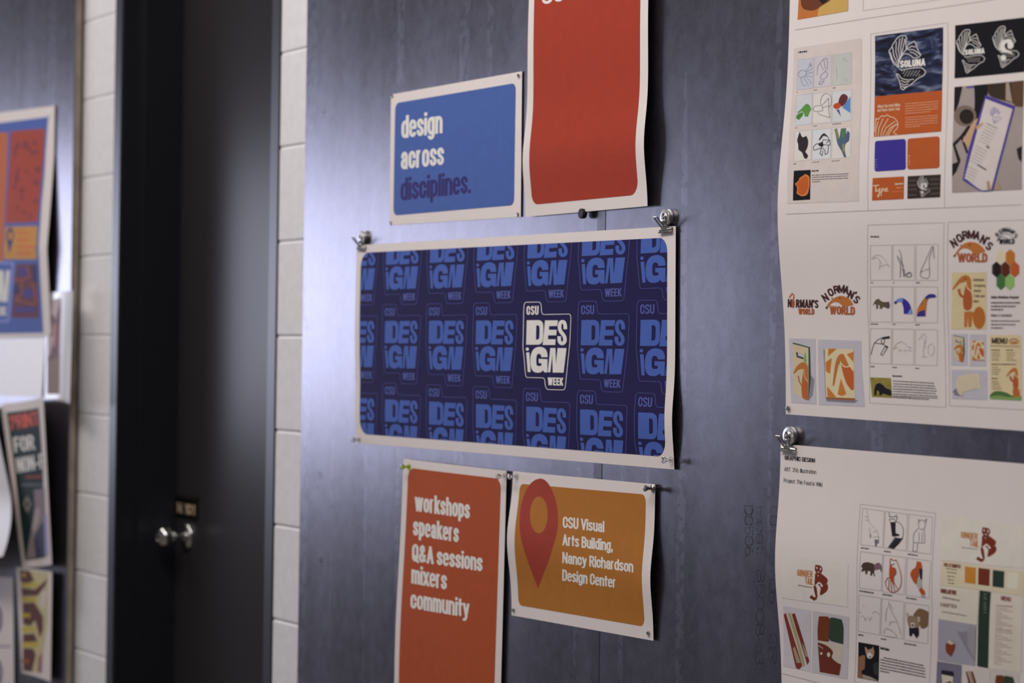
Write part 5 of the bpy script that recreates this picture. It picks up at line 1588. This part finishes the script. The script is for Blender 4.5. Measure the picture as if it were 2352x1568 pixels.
p.disc((950, 945), 7, 9, INK, 3)
p.poly([(975, 1010), (1025, 990), (1024, 1120), (985, 1100)], ink((44, 52, 50)), lay=1)
p.poly([(880, 1105), (960, 1130), (1024, 1165), (885, 1143)], ink((150, 136, 126)), lay=1)
p.build()
GA = ink((172, 116, 58))
PND = ink((112, 44, 26))
PANDA = [([(450, 105), (500, 115), (515, 150), (500, 185), (460, 185), (445, 150)], PND), ([(447, 185), (500, 185), (560, 235), (555, 275), (520, 300), (498, 270), (478, 262), (450, 290), (440, 300)], PND),
         ([(470, 290), (490, 275), (500, 300), (530, 330), (505, 345), (490, 300)], PND), ([(432, 300), (450, 295), (462, 320), (470, 400), (455, 410), (440, 350)], PND), ([(520, 300), (560, 280), (566, 320), (545, 355), (500, 385), (490, 378), (498, 330)], PND),
         ([(395, 405), (415, 378), (430, 395), (450, 402), (468, 410), (455, 425), (440, 430), (448, 440), (425, 425)], PND)]


def panda(p, f, lay=1):
    for a, m in PANDA:
        p.poly([f(*b_) for b_ in a], m, lay=lay)
    for a in ([(455, 130), (470, 122), (468, 150)], [(490, 128), (505, 140), (495, 165)], [(465, 165), (490, 172), (480, 180)], [(470, 195), (480, 205), (475, 215)]):
        p.poly([f(*b_) for b_ in a], LT, lay=lay + 1)


p = Part(s, 'logo', soft=True, z=BZ2, label='red panda name mark')
p.poly([(150, 10), (750, 95), (745, 490), (145, 410)], ink((205, 198, 192)))
p.text('GINGER', (283, 206), (424, 222), 60, 9, GA, .25, lay=1)
p.text('TAIL', (354, 277), (428, 292), 60, 9, GA, .2, lay=1)
p.bars((292, 292), (420, 314), 9, ink((120, 100, 84)), 350, lay=1)
panda(p, ident)
p.build()
p = Part(s, 'logo', soft=True, z=BZ, label='second red panda name mark on cream')
p.poly([(1605, 808), (2360, 890), (2352, 1295), (1588, 1215)], ink((205, 198, 188)))
p.text('GINGER', (1778, 1012), (1931, 1030), 58, 9, GA, .25, lay=1)
p.text('TAIL', (1858, 1084), (1941, 1101), 60, 9, GA, .2, lay=1)
p.bars((1785, 1100), (1930, 1116), 9, ink((140, 120, 100)), 351, lay=1)
panda(p, lambda x, y: (1955 + (x - 432) * 1.1, 915 + (y - 105) * .97))
p.build()


def sticks(p, f, lay=1):
    p.poly([f(*a) for a in [(160, 560), (180, 545), (330, 1020), (300, 1060), (270, 1040)]], ink((116, 50, 36)), lay=lay)
    p.poly([f(*a) for a in [(230, 560), (262, 545), (395, 985), (375, 1020)]], ink((112, 46, 34)), lay=lay)
    p.poly([f(*a) for a in [(190, 545), (232, 545), (358, 1010), (335, 1040)]], ink((180, 168, 138)), lay=lay + 1)
    p.line([f(*a) for a in [(205, 545), (345, 1035)]], .8 * p.z[2], ink((70, 60, 44)), lay=lay + 2)
    p.line([f(*a) for a in [(216, 545), (352, 1020)]], .8 * p.z[2], ink((70, 60, 44)), lay=lay + 2)
    p.poly([f(*a) for a in [(245, 870), (262, 850), (320, 1000), (280, 1000)]], ink((150, 134, 104)), lay=lay + 2)
    p.poly([f(*a) for a in [(330, 820), (345, 840), (388, 950), (360, 940)]], ink((150, 134, 104)), lay=lay + 2)


def cup(p, f, lay=1):
    p.poly([f(*a) for a in [(482, 575), (560, 578), (580, 600), (575, 800), (560, 808), (472, 795), (470, 690)]], ink((108, 52, 28)), lay=lay)
    p.poly([f(*a) for a in [(580, 600), (605, 585), (690, 605), (708, 680), (705, 832), (590, 800), (572, 760)]], ink((46, 62, 52)), lay=lay)
    p.poly([f(*a) for a in [(472, 800), (560, 812), (704, 838), (690, 1010), (670, 1115), (490, 1085)]], ink((184, 174, 160)), lay=lay)
    p.poly([f(*a) for a in [(472, 812), (540, 835), (590, 870), (612, 905), (600, 950), (640, 990), (685, 1015), (668, 1115), (490, 1083)]], ink((98, 44, 30)), lay=lay + 1)
    p.disc(f(572, 925), 14, 22, ink((190, 180, 166)), lay + 2)
    p.disc(f(505, 915), 11, 12, ink((190, 180, 166)), lay + 2)
    p.line([f(*a) for a in [(480, 840), (520, 870)]], 1.4 * p.z[2], ink((190, 180, 166)), lay=lay + 2)


p = Part(s, 'photograph', z=BZ2, label='photo of patterned chopstick sleeves')
p.poly([(155, 480), (405, 522), (398, 1080), (155, 1030)], ink((186, 180, 186)))
sticks(p, ident)
p.build()
p = Part(s, 'photograph', z=BZ2, label='photo of red and green takeaway cups')
p.poly([(425, 525), (755, 580), (740, 1150), (410, 1085)], ink((180, 174, 178)))
cup(p, ident)
p.build()
p = Part(s, 'printed_card', z=BZ2, label='cream strip of colour swatches')
p.poly([(1600, 66), (2360, 164), (2350, 390), (1585, 290)], ink((201, 190, 164)))
p.text('FIVE ATTRIBUTES', (1622, 122), (1776, 139), 33, 5, ink((112, 50, 40)), .15, lay=1)
for k, (x, y, ln) in enumerate(((1642, 140, 100), (1650, 172, 85), (1655, 208, 68), (1658, 240, 58), (1660, 270, 56))):
    p.bars((x, y), (x + ln, y + ln * .13), 10, ink((120, 100, 84)), 360 + k, lay=1)
for a, c in (([(1815, 120), (1915, 133), (1912, 283), (1813, 268)], (184, 122, 48)), ([(1938, 133), (2043, 147), (2038, 300), (1935, 285)], (108, 46, 28)), ([(2070, 152), (2175, 166), (2170, 318), (2066, 303)], (40, 56, 48)), ([(2203, 170), (2305, 182), (2299, 336), (2198, 320)], (206, 200, 180))):
    p.poly(a, ink(c), lay=1)
p.build()
p = Part(s, 'caption', z=BZ2, label='cream type specimen')
p.poly([(1585, 292), (1945, 338), (1925, 655), (1573, 600)], ink((204, 196, 182)))
p.text('CORILANTURE', (1592, 362), (1738, 382), 40, 6.5, ink((112, 50, 46)), .15, lay=1)
p.bars((1610, 402), (1765, 432), 11, ink((96, 86, 84)), 371, lay=1)
p.text('PANOPTICA', (1592, 486), (1740, 503), 34, 4, ink((110, 76, 66)), .25, lay=1)
p.bars((1605, 532), (1830, 572), 11, ink((128, 118, 112)), 372, lay=1)
p.build()
p = Part(s, 'photograph', z=BZ2, label='photo of a wrapped parcel on grey cloth')
p.poly([(1573, 600), (1920, 655), (1908, 1030), (1563, 975)], ink((152, 148, 160)))
p.poly([(1740, 710), (1820, 715), (1860, 680), (1915, 690), (1908, 1000), (1830, 880)], ink((132, 126, 136)), lay=1)
p.poly([(1835, 690), (1912, 682), (1908, 970), (1840, 850)], ink((148, 142, 150)), lay=2)
p.poly([(1640, 830), (1670, 785), (1725, 825), (1720, 880), (1690, 945), (1645, 900)], ink((120, 58, 38)), lay=2)
p.poly([(1650, 815), (1672, 785), (1722, 825), (1690, 835)], ink((190, 178, 160)), lay=3)
p.build()
p = Part(s, 'printed_panel', z=BZ2, label='dark green menu spine')
p.poly([(1950, 340), (2053, 355), (2025, 1050), (1925, 1030)], ink((42, 56, 44)))
for k, y in enumerate((372, 400, 418, 450, 470, 490, 512, 540)):
    p.bars((1985, y), (2012, y + 4), 7, ink((120, 128, 112)), 380 + k, lay=1)
p.build()
p = Part(s, 'printed_card', z=BZ2, label='cream menu page')
p.poly([(2053, 355), (2350, 392), (2325, 1090), (2028, 1050)], ink((206, 196, 184)))
p.text('MENU', (2143, 428), (2237, 443), 42, 7, ink((116, 52, 46)), .15, lay=1)
y = 476
for k in range(25):
    p.bars((2100 - k * .8, y), (2100 - k * .8 + (150 if k in (0, 10) else 60 + (k * 47) % 140), y + 12), 9 if k in (0, 10) else 6, ink((140, 112, 100)), 400 + k, lay=1)
    y += 22
p.build()
p = Part(s, 'photograph', z=BZ2, label='photo of a takeaway cup with a black lid')
p.poly([(1560, 985), (1785, 1020), (1775, 1330), (1545, 1290)], ink((112, 106, 124)))
p.poly([(1598, 1075), (1612, 1066), (1710, 1080), (1716, 1118), (1705, 1128), (1600, 1105)], ink((38, 34, 42)), lay=1)
p.poly([(1602, 1105), (1706, 1126), (1698, 1280), (1612, 1265)], ink((196, 186, 172)), lay=1)
p.poly([(1640, 1180), (1690, 1165), (1690, 1280), (1640, 1275)], ink((112, 50, 34)), lay=2)
p.build()
p = Part(s, 'photograph', z=BZ2, label='small photo of the chopstick sleeves')
p.poly([(1790, 1022), (2045, 1060), (2035, 1400), (1780, 1360)], ink((196, 188, 184)))
sticks(p, lambda x, y: (1822 + (x - 160) * .62, 1075 + (y - 545) * .6))
p.build()
p = Part(s, 'photograph', z=BZ2, label='small photo of the takeaway cups')
p.poly([(2050, 1062), (2310, 1100), (2300, 1420), (2040, 1390)], ink((192, 184, 178)))
cup(p, lambda x, y: (2092 + (x - 472) * .74, 1112 + (y - 575) * .6))
p.build()
clip(1821, 1001, MB, 'magnetic bulldog clip on the corner of the lower white project poster', roll=3)
